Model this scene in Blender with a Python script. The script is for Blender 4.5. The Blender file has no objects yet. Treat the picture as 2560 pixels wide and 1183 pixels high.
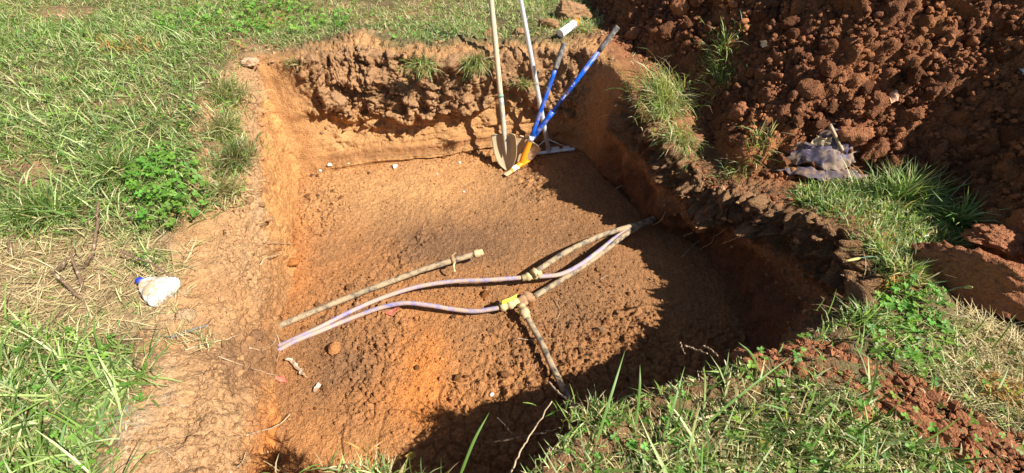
import bpy, bmesh, math, time
import numpy as np
from mathutils import Vector, Matrix
T0 = time.time()
rng = np.random.default_rng(7)
C = bpy.context.scene.collection
SC = bpy.context.scene

# ------------------------------------------------------------------ camera, light, exposure
FPX = 1150.0; CH = 1.6; SQ = math.sqrt(.5)
cam = bpy.data.cameras.new('camera'); cam.sensor_width = 36.0; cam.lens = FPX/2560*36.0
cam.clip_start = .02; cam.clip_end = 2000
camo = bpy.data.objects.new('camera', cam); C.objects.link(camo)
camo.location = (0, 0, CH); camo.rotation_euler = (math.radians(45), 0, 0); SC.camera = camo
SUN = Vector((.9, -.42, 1.0)).normalized()
w = bpy.data.worlds.new('World'); SC.world = w; w.use_nodes = True
wn = w.node_tree.nodes; wl = w.node_tree.links
sky = wn.new('ShaderNodeTexSky'); sky.sky_type = 'NISHITA'; sky.sun_disc = False
sky.sun_elevation = math.asin(SUN.z); sky.sun_rotation = math.atan2(SUN.x, SUN.y)
wl.new(sky.outputs[0], wn['Background'].inputs[0]); wn['Background'].inputs[1].default_value = .05
sl = bpy.data.lights.new('sun', 'SUN'); sl.energy = 5.0; sl.angle = math.radians(.5); sl.color = (1, .955, .87)
so = bpy.data.objects.new('sun', sl); C.objects.link(so)
so.rotation_euler = SUN.to_track_quat('Z', 'Y').to_euler()
SC.view_settings.view_transform = 'Standard'; SC.view_settings.look = 'None'
SC.view_settings.exposure = 1.0; SC.view_settings.gamma = 1; SC.view_settings.use_curve_mapping = False
SC.render.resolution_x = 1024; SC.render.resolution_y = 473

# ------------------------------------------------------------------ pixel <-> world helpers
def at(x, y, z=0.):
    u = x-1280.; v = y-591.5
    dz = -(FPX*SQ+v*SQ); t = (z-CH)/dz
    return np.array([u*t, (FPX*SQ-v*SQ)*t, z])
def atY(x, y, Y):
    u = x-1280.; v = y-591.5; t = Y/(FPX*SQ-v*SQ)
    return np.array([u*t, Y, CH-(FPX*SQ+v*SQ)*t])
def w2p(x, y, z):
    zz = z-CH; D = y*SQ-zz*SQ; U = y*SQ+zz*SQ; D = np.maximum(D, .05)
    return 1280+x/D*FPX, 591.5-U/D*FPX

# ------------------------------------------------------------------ noise
def _h(i, j, k, s):
    n = (i.astype(np.int64)*374761393 + j.astype(np.int64)*668265263 + k.astype(np.int64)*2147483647 + s*1274126177) & 0xffffffff
    n = ((n ^ (n >> 13))*1274126177) & 0xffffffff
    n = ((n ^ (n >> 15))*2246822519) & 0xffffffff
    return ((n ^ (n >> 16)) & 0xffffff)/16777215.0
def vn(x, y, z, s=0):
    xi = np.floor(x); yi = np.floor(y); zi = np.floor(z)
    fx = x-xi; fy = y-yi; fz = z-zi
    fx = fx*fx*(3-2*fx); fy = fy*fy*(3-2*fy); fz = fz*fz*(3-2*fz)
    o = 0
    for a in (0, 1):
        wa = fx if a else 1-fx
        for b in (0, 1):
            wb = fy if b else 1-fy
            for c in (0, 1):
                o = o+wa*wb*(fz if c else 1-fz)*_h(xi+a, yi+b, zi+c, s)
    return o*2-1
def fbm(x, y, z, f, o=4, s=0, g=.5):
    r = 0; am = 1; t = 0
    for i in range(o):
        r = r+am*vn(x*f+i*17.3, y*f+i*9.1, z*f-i*5.7, s+i); t += am; am *= g; f *= 2.03
    return r/t
def worley2(x, y, s=0):
    """F1, F2 and the id of the nearest cell, in the plane"""
    xi = np.floor(x); yi = np.floor(y); f1 = np.full(x.shape, 9.); f2 = f1.copy(); cid = np.zeros(x.shape)
    z0 = np.zeros_like(xi)
    for a in (-1, 0, 1):
        for b in (-1, 0, 1):
            cx = xi+a; cy = yi+b
            px = cx+_h(cx, cy, z0, s); py = cy+_h(cx, cy, z0, s+1)
            d = np.hypot(px-x, py-y); m = d < f1
            f2 = np.where(m, f1, np.minimum(f2, d)); cid = np.where(m, _h(cx, cy, z0, s+2), cid); f1 = np.where(m, d, f1)
    return f1, f2, cid
def worley3(x, y, z, s=0):
    xi = np.floor(x); yi = np.floor(y); zi = np.floor(z); f1 = np.full(x.shape, 9.); f2 = f1.copy(); cid = np.zeros(x.shape)
    for a in (-1, 0, 1):
        for b in (-1, 0, 1):
            for c in (-1, 0, 1):
                cx = xi+a; cy = yi+b; cz = zi+c
                d = np.sqrt((cx+_h(cx, cy, cz, s)-x)**2+(cy+_h(cx, cy, cz, s+1)-y)**2+(cz+_h(cx, cy, cz, s+2)-z)**2)
                m = d < f1; f2 = np.where(m, f1, np.minimum(f2, d)); cid = np.where(m, _h(cx, cy, cz, s+3), cid); f1 = np.where(m, d, f1)
    return f1, f2, cid
def ss(a, b, x):
    t = np.clip((x-a)/(b-a), 0, 1); return t*t*(3-2*t)
def inpoly(x, y, P):
    ins = np.zeros(np.shape(x), bool); n = len(P)
    for i in range(n):
        x1, y1 = P[i]; x2, y2 = P[(i+1) % n]
        if y1 == y2: continue
        c = ((y1 > y) != (y2 > y)) & (x < (x2-x1)*(y-y1)/(y2-y1)+x1); ins ^= c
    return ins
def pdist(x, y, P, closed=True):
    d = np.full(np.shape(x), 1e9); n = len(P)
    for i in range(n if closed else n-1):
        x1, y1 = P[i]; x2, y2 = P[(i+1) % n]; ex, ey = x2-x1, y2-y1; L = ex*ex+ey*ey+1e-12
        t = np.clip(((x-x1)*ex+(y-y1)*ey)/L, 0, 1)
        d = np.minimum(d, (x-x1-t*ex)**2+(y-y1-t*ey)**2)
    return np.sqrt(d)

# ------------------------------------------------------------------ mesh helpers
def mesh_np(name, V, F, mat, parent=None, col=None, smooth=True, sizes=None):
    """F: (n,3|4) int array, or a flat loop array with sizes"""
    me = bpy.data.meshes.new(name); V = np.ascontiguousarray(V, np.float32)
    me.vertices.add(len(V)); me.vertices.foreach_set('co', V.ravel())
    if sizes is None:
        k = F.shape[1]; sizes = np.full(len(F), k, np.int32); F = F.ravel()
    st = np.zeros(len(sizes), np.int32); st[1:] = np.cumsum(sizes)[:-1]
    me.loops.add(len(F)); me.loops.foreach_set('vertex_index', np.ascontiguousarray(F, np.int32))
    me.polygons.add(len(sizes)); me.polygons.foreach_set('loop_start', st)
    me.update(calc_edges=True)
    me.polygons.foreach_set('use_smooth', np.full(len(sizes), smooth))
    if col is not None:
        a = me.attributes.new('Col', 'FLOAT_COLOR', 'POINT')
        cc = np.ones((len(V), 4), np.float32); cc[:, :3] = col; a.data.foreach_set('color', cc.ravel())
    me.materials.append(mat); me.validate()
    o = bpy.data.objects.new(name, me); C.objects.link(o)
    if parent: o.parent = parent
    return o
def tag(o, label=None, cat=None, group=None, kind=None):
    if label: o['label'] = label
    if cat: o['category'] = cat
    if group: o['group'] = group
    if kind: o['kind'] = kind
    return o
def empty(name, loc, label, cat, group=None):
    o = bpy.data.objects.new(name, None); C.objects.link(o); o.location = [float(q) for q in loc]; o.empty_display_size = .05
    return tag(o, label, cat, group)
def rebase(o, p):
    """put the origin of a mesh object at world point p"""
    p = Vector([float(q) for q in p]); o.data.transform(Matrix.Translation(-p)); o.location = p; return o
def under(o, root):
    """world-space mesh -> child of root"""
    o.data.transform(Matrix.Translation(-root.location)); o.parent = root; return o
def crom(P, n, closed=False):
    P = np.asarray(P, float); m = len(P)
    if closed: Q = np.vstack([P[-1], P, P[0], P[1]]); segs = m
    else: Q = np.vstack([2*P[0]-P[1], P, 2*P[-1]-P[-2]]); segs = m-1
    t = np.linspace(0, segs, n, endpoint=not closed); i = np.minimum(t.astype(int), segs-1); f = (t-i)[:, None]
    a, b, c, d = Q[i], Q[i+1], Q[i+2], Q[i+3]
    return .5*(2*b+(c-a)*f+(2*a-5*b+4*c-d)*f**2+(3*b-a-3*c+d)*f**3)
def tube_arr(path, rad, n=12, cap=True, squash=None):
    P = np.asarray(path, float); m = len(P); rad = np.broadcast_to(rad, (m,))
    Tn = np.gradient(P, axis=0); Tn /= np.linalg.norm(Tn, axis=1)[:, None]+1e-12
    up = np.array([0, 0, 1.]) if abs(Tn[0][2]) < .9 else np.array([1., 0, 0])
    V = []; N = up-Tn[0]*np.dot(up, Tn[0]); N /= np.linalg.norm(N)
    for i in range(m):
        N = N-Tn[i]*np.dot(N, Tn[i]); N /= np.linalg.norm(N); B = np.cross(Tn[i], N)
        a = np.linspace(0, 2*np.pi, n, endpoint=False)[:, None]
        V.append(P[i]+rad[i]*(np.cos(a)*N+np.sin(a)*B))
    V = np.vstack(V); F = []
    for i in range(m-1):
        for j in range(n):
            k = (j+1) % n; F.append((i*n+j, i*n+k, (i+1)*n+k, (i+1)*n+j))
    if cap:
        V = np.vstack([V, P[0], P[-1]])
        for j in range(n):
            k = (j+1) % n; F.append((len(V)-2, k, j, j)); F.append((len(V)-1, (m-1)*n+j, (m-1)*n+k, (m-1)*n+k))
    return V, F
def mesh_py(name, V, F, mat, parent=None, smooth=True):
    me = bpy.data.meshes.new(name)
    FF = [tuple(dict.fromkeys(int(q) for q in f)) for f in F]
    me.from_pydata([tuple(map(float, v)) for v in V], [], FF); me.update()
    me.polygons.foreach_set('use_smooth', [smooth]*len(me.polygons)); me.materials.append(mat)
    o = bpy.data.objects.new(name, me); C.objects.link(o)
    if parent: o.parent = parent
    return o
def tube(name, path, rad, mat, n=12, parent=None):
    V, F = tube_arr(path, rad, n); return mesh_py(name, V, F, mat, parent)
def join_vf(parts):
    V = []; F = []; o = 0
    for v, f in parts:
        V.append(np.asarray(v)); F += [tuple(q+o for q in ff) for ff in f]; o += len(v)
    return np.vstack(V), F
def box_vf(c, ax, ay, az):
    c, ax, ay, az = map(lambda q: np.asarray(q, float), (c, ax, ay, az))
    V = [c+i*ax+j*ay+k*az for i in (-1, 1) for j in (-1, 1) for k in (-1, 1)]
    return np.array(V), [(0, 1, 3, 2), (4, 6, 7, 5), (0, 4, 5, 1), (2, 3, 7, 6), (0, 2, 6, 4), (1, 5, 7, 3)]

# ------------------------------------------------------------------ materials
def mat_new(name):
    m = bpy.data.materials.new(name); m.use_nodes = True; nt = m.node_tree; b = nt.nodes['Principled BSDF']
    return m, nt.nodes, nt.links, b
def soil_mat(name, bump=.6, fine=260., coarse=60., rough=.95, spec=.12, crack=0., dist=.004, vary=.35):
    m, N, L, b = mat_new(name)
    at_ = N.new('ShaderNodeAttribute'); at_.attribute_name = 'Col'
    tc = N.new('ShaderNodeTexCoord')
    def noise(sc, det, ro=.6):
        n = N.new('ShaderNodeTexNoise'); n.inputs['Scale'].default_value = sc; n.inputs['Detail'].default_value = det
        n.inputs['Roughness'].default_value = ro; L.new(tc.outputs['Object'], n.inputs['Vector']); return n
    n1 = noise(coarse*.25, 6); n2 = noise(coarse, 8, .7); n3 = noise(fine, 4, .7)
    vo = N.new('ShaderNodeTexVoronoi'); vo.inputs['Scale'].default_value = coarse*1.6; L.new(tc.outputs['Object'], vo.inputs['Vector'])
    # colour: value jitter from grain
    mr = N.new('ShaderNodeMapRange'); mr.inputs[1].default_value = .3; mr.inputs[2].default_value = .7
    mr.inputs[3].default_value = 1-vary; mr.inputs[4].default_value = 1+vary; L.new(n2.outputs[0], mr.inputs[0])
    mr2 = N.new('ShaderNodeMapRange'); mr2.inputs[1].default_value = .3; mr2.inputs[2].default_value = .7
    mr2.inputs[3].default_value = .85; mr2.inputs[4].default_value = 1.15; L.new(n1.outputs[0], mr2.inputs[0])
    mu = N.new('ShaderNodeMath'); mu.operation = 'MULTIPLY'; L.new(mr.outputs[0], mu.inputs[0]); L.new(mr2.outputs[0], mu.inputs[1])
    vm = N.new('ShaderNodeVectorMath'); vm.operation = 'SCALE'; L.new(at_.outputs['Color'], vm.inputs[0]); L.new(mu.outputs[0], vm.inputs['Scale'])
    L.new(vm.outputs[0], b.inputs['Base Color'])
    b.inputs['Roughness'].default_value = rough; b.inputs['Specular IOR Level'].default_value = spec
    # relief
    a1 = N.new('ShaderNodeMath'); a1.operation = 'MULTIPLY_ADD'; a1.inputs[1].default_value = .9; L.new(n2.outputs[0], a1.inputs[0])
    a2 = N.new('ShaderNodeMath'); a2.operation = 'MULTIPLY'; a2.inputs[1].default_value = .35; L.new(n3.outputs[0], a2.inputs[0]); L.new(a2.outputs[0], a1.inputs[2])
    a3 = N.new('ShaderNodeMath'); a3.operation = 'MULTIPLY_ADD'; a3.inputs[1].default_value = -.6; L.new(vo.outputs[0], a3.inputs[0]); L.new(a1.outputs[0], a3.inputs[2])
    bp = N.new('ShaderNodeBump'); bp.inputs['Strength'].default_value = bump; bp.inputs['Distance'].default_value = dist*3
    L.new(a3.outputs[0], bp.inputs['Height']); L.new(bp.outputs[0], b.inputs['Normal'])
    return m
M_floor = soil_mat('clay_floor', .8, 300, 70)
M_wall = soil_mat('clay_wall', .8, 260, 75)
M_ground = soil_mat('topsoil', .9, 240, 60)
M_heap = soil_mat('heaped_clay', 1., 260, 70)
M_clod = soil_mat('clod_clay', .9, 300, 90, dist=.003)
M_unit = soil_mat('clod_clay_broken', 1., 26, 7, dist=.006, vary=.3)
def leaf_mat(name, rough=.45, trans=.35, spec=.4):
    m, N, L, b = mat_new(name)
    at_ = N.new('ShaderNodeAttribute'); at_.attribute_name = 'Col'
    L.new(at_.outputs['Color'], b.inputs['Base Color']); b.inputs['Roughness'].default_value = rough; b.inputs['Specular IOR Level'].default_value = spec
    tr = N.new('ShaderNodeBsdfTranslucent'); hs = N.new('ShaderNodeVectorMath'); hs.operation = 'MULTIPLY'; hs.inputs[1].default_value = (1.25, 1.35, .6)
    L.new(at_.outputs['Color'], hs.inputs[0]); L.new(hs.outputs[0], tr.inputs['Color'])
    mx = N.new('ShaderNodeMixShader'); mx.inputs[0].default_value = trans
    L.new(b.outputs[0], mx.inputs[1]); L.new(tr.outputs[0], mx.inputs[2]); L.new(mx.outputs[0], N['Material Output'].inputs['Surface'])
    return m
M_grass = leaf_mat('grass_blade'); M_leaf = leaf_mat('clover_leaf', .5, .4, .3); M_straw = leaf_mat('dry_straw', .7, .2, .2)
def plain(name, col, rough=.6, metal=0., dirt=None, dirt_amt=.5, dscale=30., bump=.2, spec=.4, stretch=None, trans=0, soft=.035):
    """painted/solid surface with soil smeared over it in patches"""
    m, N, L, b = mat_new(name); tc = N.new('ShaderNodeTexCoord')
    mp = N.new('ShaderNodeMapping'); L.new(tc.outputs['Object'], mp.inputs[0])
    if stretch: mp.inputs['Scale'].default_value = stretch
    n = N.new('ShaderNodeTexNoise'); n.inputs['Scale'].default_value = dscale; n.inputs['Detail'].default_value = 8; n.inputs['Roughness'].default_value = .65
    L.new(mp.outputs[0], n.inputs['Vector'])
    b.inputs['Metallic'].default_value = metal; b.inputs['Specular IOR Level'].default_value = spec; b.inputs['Roughness'].default_value = rough
    if dirt:
        r = N.new('ShaderNodeMapRange'); c = .72-.44*dirt_amt; r.inputs[1].default_value = c-soft; r.inputs[2].default_value = c+soft
        L.new(n.outputs[0], r.inputs[0])
        n2 = N.new('ShaderNodeTexNoise'); n2.inputs['Scale'].default_value = dscale*.4; n2.inputs['Detail'].default_value = 5; L.new(tc.outputs['Object'], n2.inputs['Vector'])
        cr = N.new('ShaderNodeMix'); cr.data_type = 'RGBA'; cr.inputs['A'].default_value = (*[q*.75 for q in dirt], 1); cr.inputs['B'].default_value = (*[min(1, q*1.2) for q in dirt], 1)
        L.new(n2.outputs[0], cr.inputs['Factor'])
        mx = N.new('ShaderNodeMix'); mx.data_type = 'RGBA'; mx.inputs['A'].default_value = (*col, 1)
        L.new(r.outputs[0], mx.inputs['Factor']); L.new(cr.outputs['Result'], mx.inputs['B']); L.new(mx.outputs['Result'], b.inputs['Base Color'])
        rr = N.new('ShaderNodeMapRange'); rr.inputs[3].default_value = rough; rr.inputs[4].default_value = .95; L.new(r.outputs[0], rr.inputs[0]); L.new(rr.outputs[0], b.inputs['Roughness'])
        if metal:
            r3 = N.new('ShaderNodeMapRange'); r3.inputs[3].default_value = metal; r3.inputs[4].default_value = 0; L.new(r.outputs[0], r3.inputs[0]); L.new(r3.outputs[0], b.inputs['Metallic'])
    else:
        hs = N.new('ShaderNodeMapRange'); hs.inputs[3].default_value = .75; hs.inputs[4].default_value = 1.25; L.new(n.outputs[0], hs.inputs[0])
        vm = N.new('ShaderNodeVectorMath'); vm.operation = 'SCALE'; vm.inputs[0].default_value = col; L.new(hs.outputs[0], vm.inputs['Scale']); L.new(vm.outputs[0], b.inputs['Base Color'])
    bp = N.new('ShaderNodeBump'); bp.inputs['Strength'].default_value = bump; bp.inputs['Distance'].default_value = .004
    L.new(n.outputs[0], bp.inputs['Height']); L.new(bp.outputs[0], b.inputs['Normal'])
    if trans:
        tr = N.new('ShaderNodeBsdfTranslucent'); tr.inputs[0].default_value = (*col, 1); mx = N.new('ShaderNodeMixShader'); mx.inputs[0].default_value = trans
        L.new(b.outputs[0], mx.inputs[1]); L.new(tr.outputs[0], mx.inputs[2]); L.new(mx.outputs[0], N['Material Output'].inputs['Surface'])
    return m

# ------------------------------------------------------------------ the outline of the pit (rim, foot) measured from the photograph
FLOOR = -.7
def W(x, y, z=FLOOR): return np.array([x, y, z])
rows = [  # rim, foot, roughness of the face
 (at(645,165,.08), at(757,440,FLOOR), .35), (at(760,152,.08), at(850,425,FLOOR), .9), (at(830,135,.08), at(910,417,FLOOR), 1.),
 (at(900,125,.10), at(960,410,FLOOR), 1.), (at(980,140,.09), at(1020,402,FLOOR), 1.), (at(1090,158,.08), at(1100,388,FLOOR), 1.),
 (at(1200,135,.09), at(1190,372,FLOOR), 1.), (at(1300,128,.09), at(1300,358,FLOOR), .9), (at(1400,135,.08), at(1395,350,FLOOR), .7),
 (at(1488,140,.1), at(1452,375,FLOOR), .4), (at(1555,195,.1), at(1482,405,FLOOR), .3), (at(1580,262,.06), at(1515,448,FLOOR), .3),
 (at(1640,325,-.04), at(1562,500,FLOOR), .3), (at(1707,400,-.14), at(1640,565,FLOOR), .4), (at(1795,478,-.18), at(1725,608,FLOOR), .6),
 (at(1900,505,-.13), at(1790,655,FLOOR), .6), (at(2020,545,-.03), at(1825,715,FLOOR), .6), (at(2120,600,0), at(1848,765,FLOOR), .6),
 (at(2180,680,0), at(1870,810,FLOOR), .6), (at(2175,745,0), W(1.36,1.42), .5), (at(2050,812,0), W(1.15,1.22), .4),
 (at(1900,885,0), W(.95,1.07), .4), (at(1760,932,0), W(.72,.97), .4), (at(1600,985,0), W(.47,.88), .4),
 (at(1440,1068,0), W(.22,.73), .4), (at(1330,1165,0), W(.05,.63), .4), (at(1250,1250,0), W(-.06,.55), .4),
 (at(1130,1225,0), W(-.2,.56), .4), (at(950,1232,0), W(-.42,.54), .4), (at(790,1235,0), W(-.62,.54), .4),
 (W(-.82,.37,-.06), W(-.8,.5), .3), (W(-1.02,.42,-.12), W(-.95,.54), .3), (at(500,1150,-.12), W(-1.03,.62), .25),
 (at(520,1040,-.12), at(700,1165,FLOOR), .2), (at(535,940,-.12), at(694,1084,FLOOR), .25), (at(545,850,-.12), at(690,1002,FLOOR), .3),
 (at(560,760,-.12), at(690,918,FLOOR), .3), (at(575,680,-.12), at(696,844,FLOOR), .25), (at(595,600,-.1), at(708,772,FLOOR), .2),
 (at(612,520,-.05), at(722,705,FLOOR), .2), (at(628,440,0), at(734,648,FLOOR), .2), (at(622,360,.02), at(740,571,FLOOR), .2),
 (at(615,280,.05), at(746,500,FLOOR), .25), (at(618,215,.07), at(752,458,FLOOR), .3)]
def ragged(P):
    x, y = P[:, 0], P[:, 1]; o = 0*x; k = .055*ss(.2, .5, np.hypot(x, y-.3)-.6)
    P = P.copy(); P[:, 0] += k*fbm(x, y, o, 3.5, 4, 401); P[:, 1] += k*fbm(x, y, o, 3.5, 4, 402); return P
RIMc = ragged(crom([r[0] for r in rows], 240, True)); FOOTc = crom([r[1] for r in rows], 240, True)
RIM2 = [tuple(q[:2]) for q in RIMc]; FOOT2 = [tuple(q[:2]) for q in FOOTc]
def outside(x, y): return ~inpoly(x, y, RIM2)
# heap of spoil: toe line
TOE = [tuple(at(*q)[:2]) for q in [(1475,40),(1530,95),(1600,165),(1700,215),(1765,290),(1800,350),(1850,400),(1960,425),(2160,440),(2330,480),(2395,560),(2420,620),(2560,760),(2640,900),(2720,980)]]
HEAP = [(.55, 7.5)]+TOE+[(3.6, .55), (6.5, .5), (6.5, 7.5)]

def ground_z(x, y):
    num = np.zeros_like(x); den = np.zeros_like(x)
    for q in RIMc[::4]:
        w_ = 1/(((x-q[0])**2+(y-q[1])**2)**1.5+1e-5); num += w_*q[2]; den += w_
    z = num/den
    # broad fall-off to the surrounding lawn
    d = pdist(x, y, RIM2[::3]); base = np.clip(.03*(y-2), -.1, .25); base = np.where(x > 1, 0, base)
    z = z*(1-ss(.25, 1.6, d))+base*ss(.25, 1.6, d)
    # dug bench on the left, a small step below the turf
    px, py = w2p(x, y, z)
    bench = inpoly(px, py, [(250,1300),(300,1080),(350,950),(360,880),(300,760),(310,640),(420,600),(540,560),(600,600),(640,1300)])
    z = z+fbm(x, y, 0*x, 1.6, 4, 3)*.05+fbm(x, y, 0*x, 9, 3, 5)*.018
    # crest of loose soil along the far edge
    c = at(900, 108, .1); z = z+.06*np.exp(-(((x-c[0])/.13)**2+((y-c[1]-.02)/.12)**2))
    return z
def heap_d(x, y):
    d = pdist(x, y, HEAP); return np.where(inpoly(x, y, HEAP), d, -d)
def heap_h(x, y, d=None):
    if d is None: d = heap_d(x, y)
    d1 = (x-1.0)*.935+(y-3.5)*.355
    h = np.maximum(np.minimum(1.0*(d1+.14), 1.3*d), .25*d)*ss(-.02, .12, d)
    return np.where(h > 1.9, 1.9+(h-1.9)*.25, h)
def floor_z(x, y):
    px, py = w2p(x, y, np.full_like(x, FLOOR))
    r = .25+.75*ss(.0, .5, fbm(x, y, 0*x, 1.4, 3, 40)+.25*ss(700, 900, py)+.3*np.exp(-((px-1500)/200)**2-((py-820)/130)**2)+.4*np.exp(-((px-800)/90)**2-((py-560)/150)**2)-.5*np.exp(-((px-1050)/300)**2-((py-480)/70)**2)-.45*np.exp(-((px-1050)/90)**2-((py-950)/120)**2))
    f1, f2, c = worley2(x*38, y*38, 11); g1, g2, c2 = worley2(x*85+5, y*85, 21)
    sp = ss(.35, .75, _h(np.floor(c*997), np.floor(c*7919), 0*c, 3))
    z = FLOOR+fbm(x, y, 0*x, 1.3, 3, 8)*.03+fbm(x, y, 0*x, 7, 4, 9)*.012+fbm(x, y, 0*x, 40, 3, 12)*.004
    wx_ = x+.02*fbm(x, y, 0*x, 12, 3, 15); wy_ = y+.02*fbm(x, y, 0*x, 12, 3, 16); h1, h2, hc = worley2(wx_*13, wy_*13, 31)
    big_ = ss(.15, .7, r)*ss(.45, .7, hc)
    z = z+r*(.030*np.clip(.62-f1, 0, 1)*sp*1.5+.016*np.clip(.6-g1, 0, 1))+big_*.022*np.sqrt(np.clip(.5-h1, 0, 1))+.006*r*fbm(x, y, 0*x, 60, 2, 13)-.004
    # churned clods around the lower middle: little trenches between slabs
    z = z-.018*ss(.3, .8, r)*(1-ss(.02, .10, h2-h1))
    # ridge of crumbs between the pipes
    return z, r

SOIL = np.array
c_floor = SOIL([.38,.172,.064]); c_dark = SOIL([.19,.10,.05]); c_orange = SOIL([.49,.185,.052]); c_tan = SOIL([.46,.25,.105])
c_wall = SOIL([.38,.188,.073]); c_top = SOIL([.31,.175,.088]); c_bright = SOIL([.48,.235,.085]); c_pale = SOIL([.41,.27,.15]); c_heap = SOIL([.24,.098,.046])
def mixc(a, b, t): t = np.clip(t, 0, 1)[:, None]; return a*(1-t)+b*t
def blob(px, py, cx, cy, sx, sy, n=0): return np.exp(-((px-cx)/sx)**2-((py-cy)/sy)**2)
def soil_col(x, y, z, kind):
    px, py = w2p(x, y, z); n = fbm(x, y, z, 2.3, 5, 60); n2 = fbm(x, y, z, 9, 4, 70)
    base = np.zeros((len(x), 3))
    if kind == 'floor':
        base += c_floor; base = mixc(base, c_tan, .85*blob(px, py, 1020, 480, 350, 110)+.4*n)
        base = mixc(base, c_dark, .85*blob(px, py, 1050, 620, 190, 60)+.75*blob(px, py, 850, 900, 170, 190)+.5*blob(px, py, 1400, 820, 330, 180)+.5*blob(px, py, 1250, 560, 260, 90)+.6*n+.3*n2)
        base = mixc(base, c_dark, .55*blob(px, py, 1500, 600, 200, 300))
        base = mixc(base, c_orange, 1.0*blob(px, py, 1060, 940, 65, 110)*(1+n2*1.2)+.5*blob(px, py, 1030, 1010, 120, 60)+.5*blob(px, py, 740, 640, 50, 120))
    return np.clip(base*(1+.12*n2[:, None]), .01, 1)

# ------------------------------------------------------------------ terrain: pit floor
def gridmesh(x0, x1, y0, y1, h):
    xs = np.arange(x0, x1, h); ys = np.arange(y0, y1, h); X, Y = np.meshgrid(xs, ys); nx, ny = len(xs), len(ys)
    i = np.arange(nx*ny).reshape(ny, nx); F = np.stack([i[:-1, :-1], i[:-1, 1:], i[1:, 1:], i[1:, :-1]], -1).reshape(-1, 4)
    return X.ravel(), Y.ravel(), F
def cull(V, F, col, keepv):
    k = keepv[F].all(1); F = F[k]; used = np.unique(F); mp = -np.ones(len(V), int); mp[used] = np.arange(len(used))
    return V[used], mp[F], col[used]
X, Y, F = gridmesh(-2.0, 1.7, .35, 3.75, .0072)
fd = pdist(X, Y, FOOT2[::2]); fin = inpoly(X, Y, FOOT2)
keep = fin | (fd < .07)
Z = np.full_like(X, FLOOR); RG = np.zeros_like(X)
Z[keep], RG[keep] = floor_z(X[keep], Y[keep])
Z[keep] -= np.where(fin[keep], 0, .5*fd[keep])
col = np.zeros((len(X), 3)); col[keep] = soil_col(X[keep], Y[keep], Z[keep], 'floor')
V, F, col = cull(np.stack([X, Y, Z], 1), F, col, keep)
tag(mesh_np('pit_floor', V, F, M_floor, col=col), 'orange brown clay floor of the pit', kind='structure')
print('floor', len(V), time.time()-T0)

DRY = [(-900,545),(330,560),(480,600),(430,740),(440,800),(640,790),(500,850),(330,830),(0,860),(-900,900)]
BARE = [(300,1300),(300,1080),(350,950),(340,850),(430,790),(420,640),(560,560),(640,1300)]
def gcol(X, Y, Z):
    px, py = w2p(X, Y, Z); n = fbm(X, Y, 0*X, 2, 5, 63); n2 = fbm(X, Y, 0*X, 16, 3, 64)
    px = px+90*n+50*n2+40*vn(X*50, Y*50, 0*X, 65); py = py+70*fbm(X, Y, 0*X, 3, 4, 66)+40*fbm(X, Y, 0*X, 18, 2, 67)
    g = np.tile(SOIL([.17,.115,.06]), (len(X), 1)); g = mixc(g, SOIL([.10,.10,.04]), .4+n)
    g = mixc(g, SOIL([.36,.24,.13]), inpoly(px, py, DRY)*.9)
    g = mixc(g, SOIL([.38,.25,.14]), inpoly(px+n*40, py+n2*30, BARE)*.95)
    g = mixc(g, SOIL([.40,.34,.25]), .9*blob(px, py, 400, 1060, 130, 110))
    g = mixc(g, c_heap, ((px > 1480) & (px < 2560) & (py < 640) & (py > -300))*.9)
    g = mixc(g, SOIL([.36,.21,.11]), .9*(blob(px, py, 90, 430, 90, 55)+blob(px, py, 300, 268, 110, 22)+blob(px, py, 150, 45, 90, 18)+blob(px, py, 950, 25, 200, 22)+blob(px, py, 620, 150, 60, 30)))
    return np.clip(g*(1+.25*n2[:, None]), .01, 1)

# ------------------------------------------------------------------ terrain: pit walls (a loft from the rim to the foot)
NT = 1500; NU = 130; NS = 16
cen = np.array([.1, 1.9])
R = ragged(crom([r[0] for r in rows], NT, True)); Fo = crom([r[1] for r in rows], NT, True)
RO = crom([[r[2], 0, 0] for r in rows], NT, True)[:, 0]
R2 = np.roll(R, -8, 0)-np.roll(R, 8, 0); out = np.stack([-R2[:, 1], R2[:, 0]], 1); out /= np.linalg.norm(out, axis=1)[:, None]
for _ in range(12): out = (np.roll(out, 6, 0)+out+np.roll(out, -6, 0))/3
out /= np.linalg.norm(out, axis=1)[:, None]
if np.mean((out*(R[:, :2]-cen)).sum(1)) < 0: out = -out
tt = np.arange(NT)/NT*len(rows)                     # row coordinate
u = np.linspace(0, 1, NU)
P = np.zeros((NS+NU, NT, 3)); U = np.zeros((NS+NU, NT)); K = np.zeros((NS+NU, NT))
for i in range(NS):
    k = 1-(i/NS)                                    # 1 = outermost
    P[i, :, :2] = R[:, :2]+out*(.30*k)
    K[i] = k
zs = ground_z(P[:NS, :, 0].ravel(), P[:NS, :, 1].ravel()).reshape(NS, NT)
for i in range(NS):
    k = K[i, 0]; P[i, :, 2] = zs[i]-.03*ss(.7, 1, k)+.008
zr = ground_z(R[:, 0], R[:, 1])
for j in range(NU):
    uu = u[j]; a = R+(Fo-R)*uu
    a[:, 2] = zr*(1-uu)+(FLOOR-.03)*uu
    rr = .10*np.clip(1-uu/.18, 0, 1)**2              # rounded lip
    a[:, :2] += out*0
    P[NS+j] = a; U[NS+j] = uu
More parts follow.
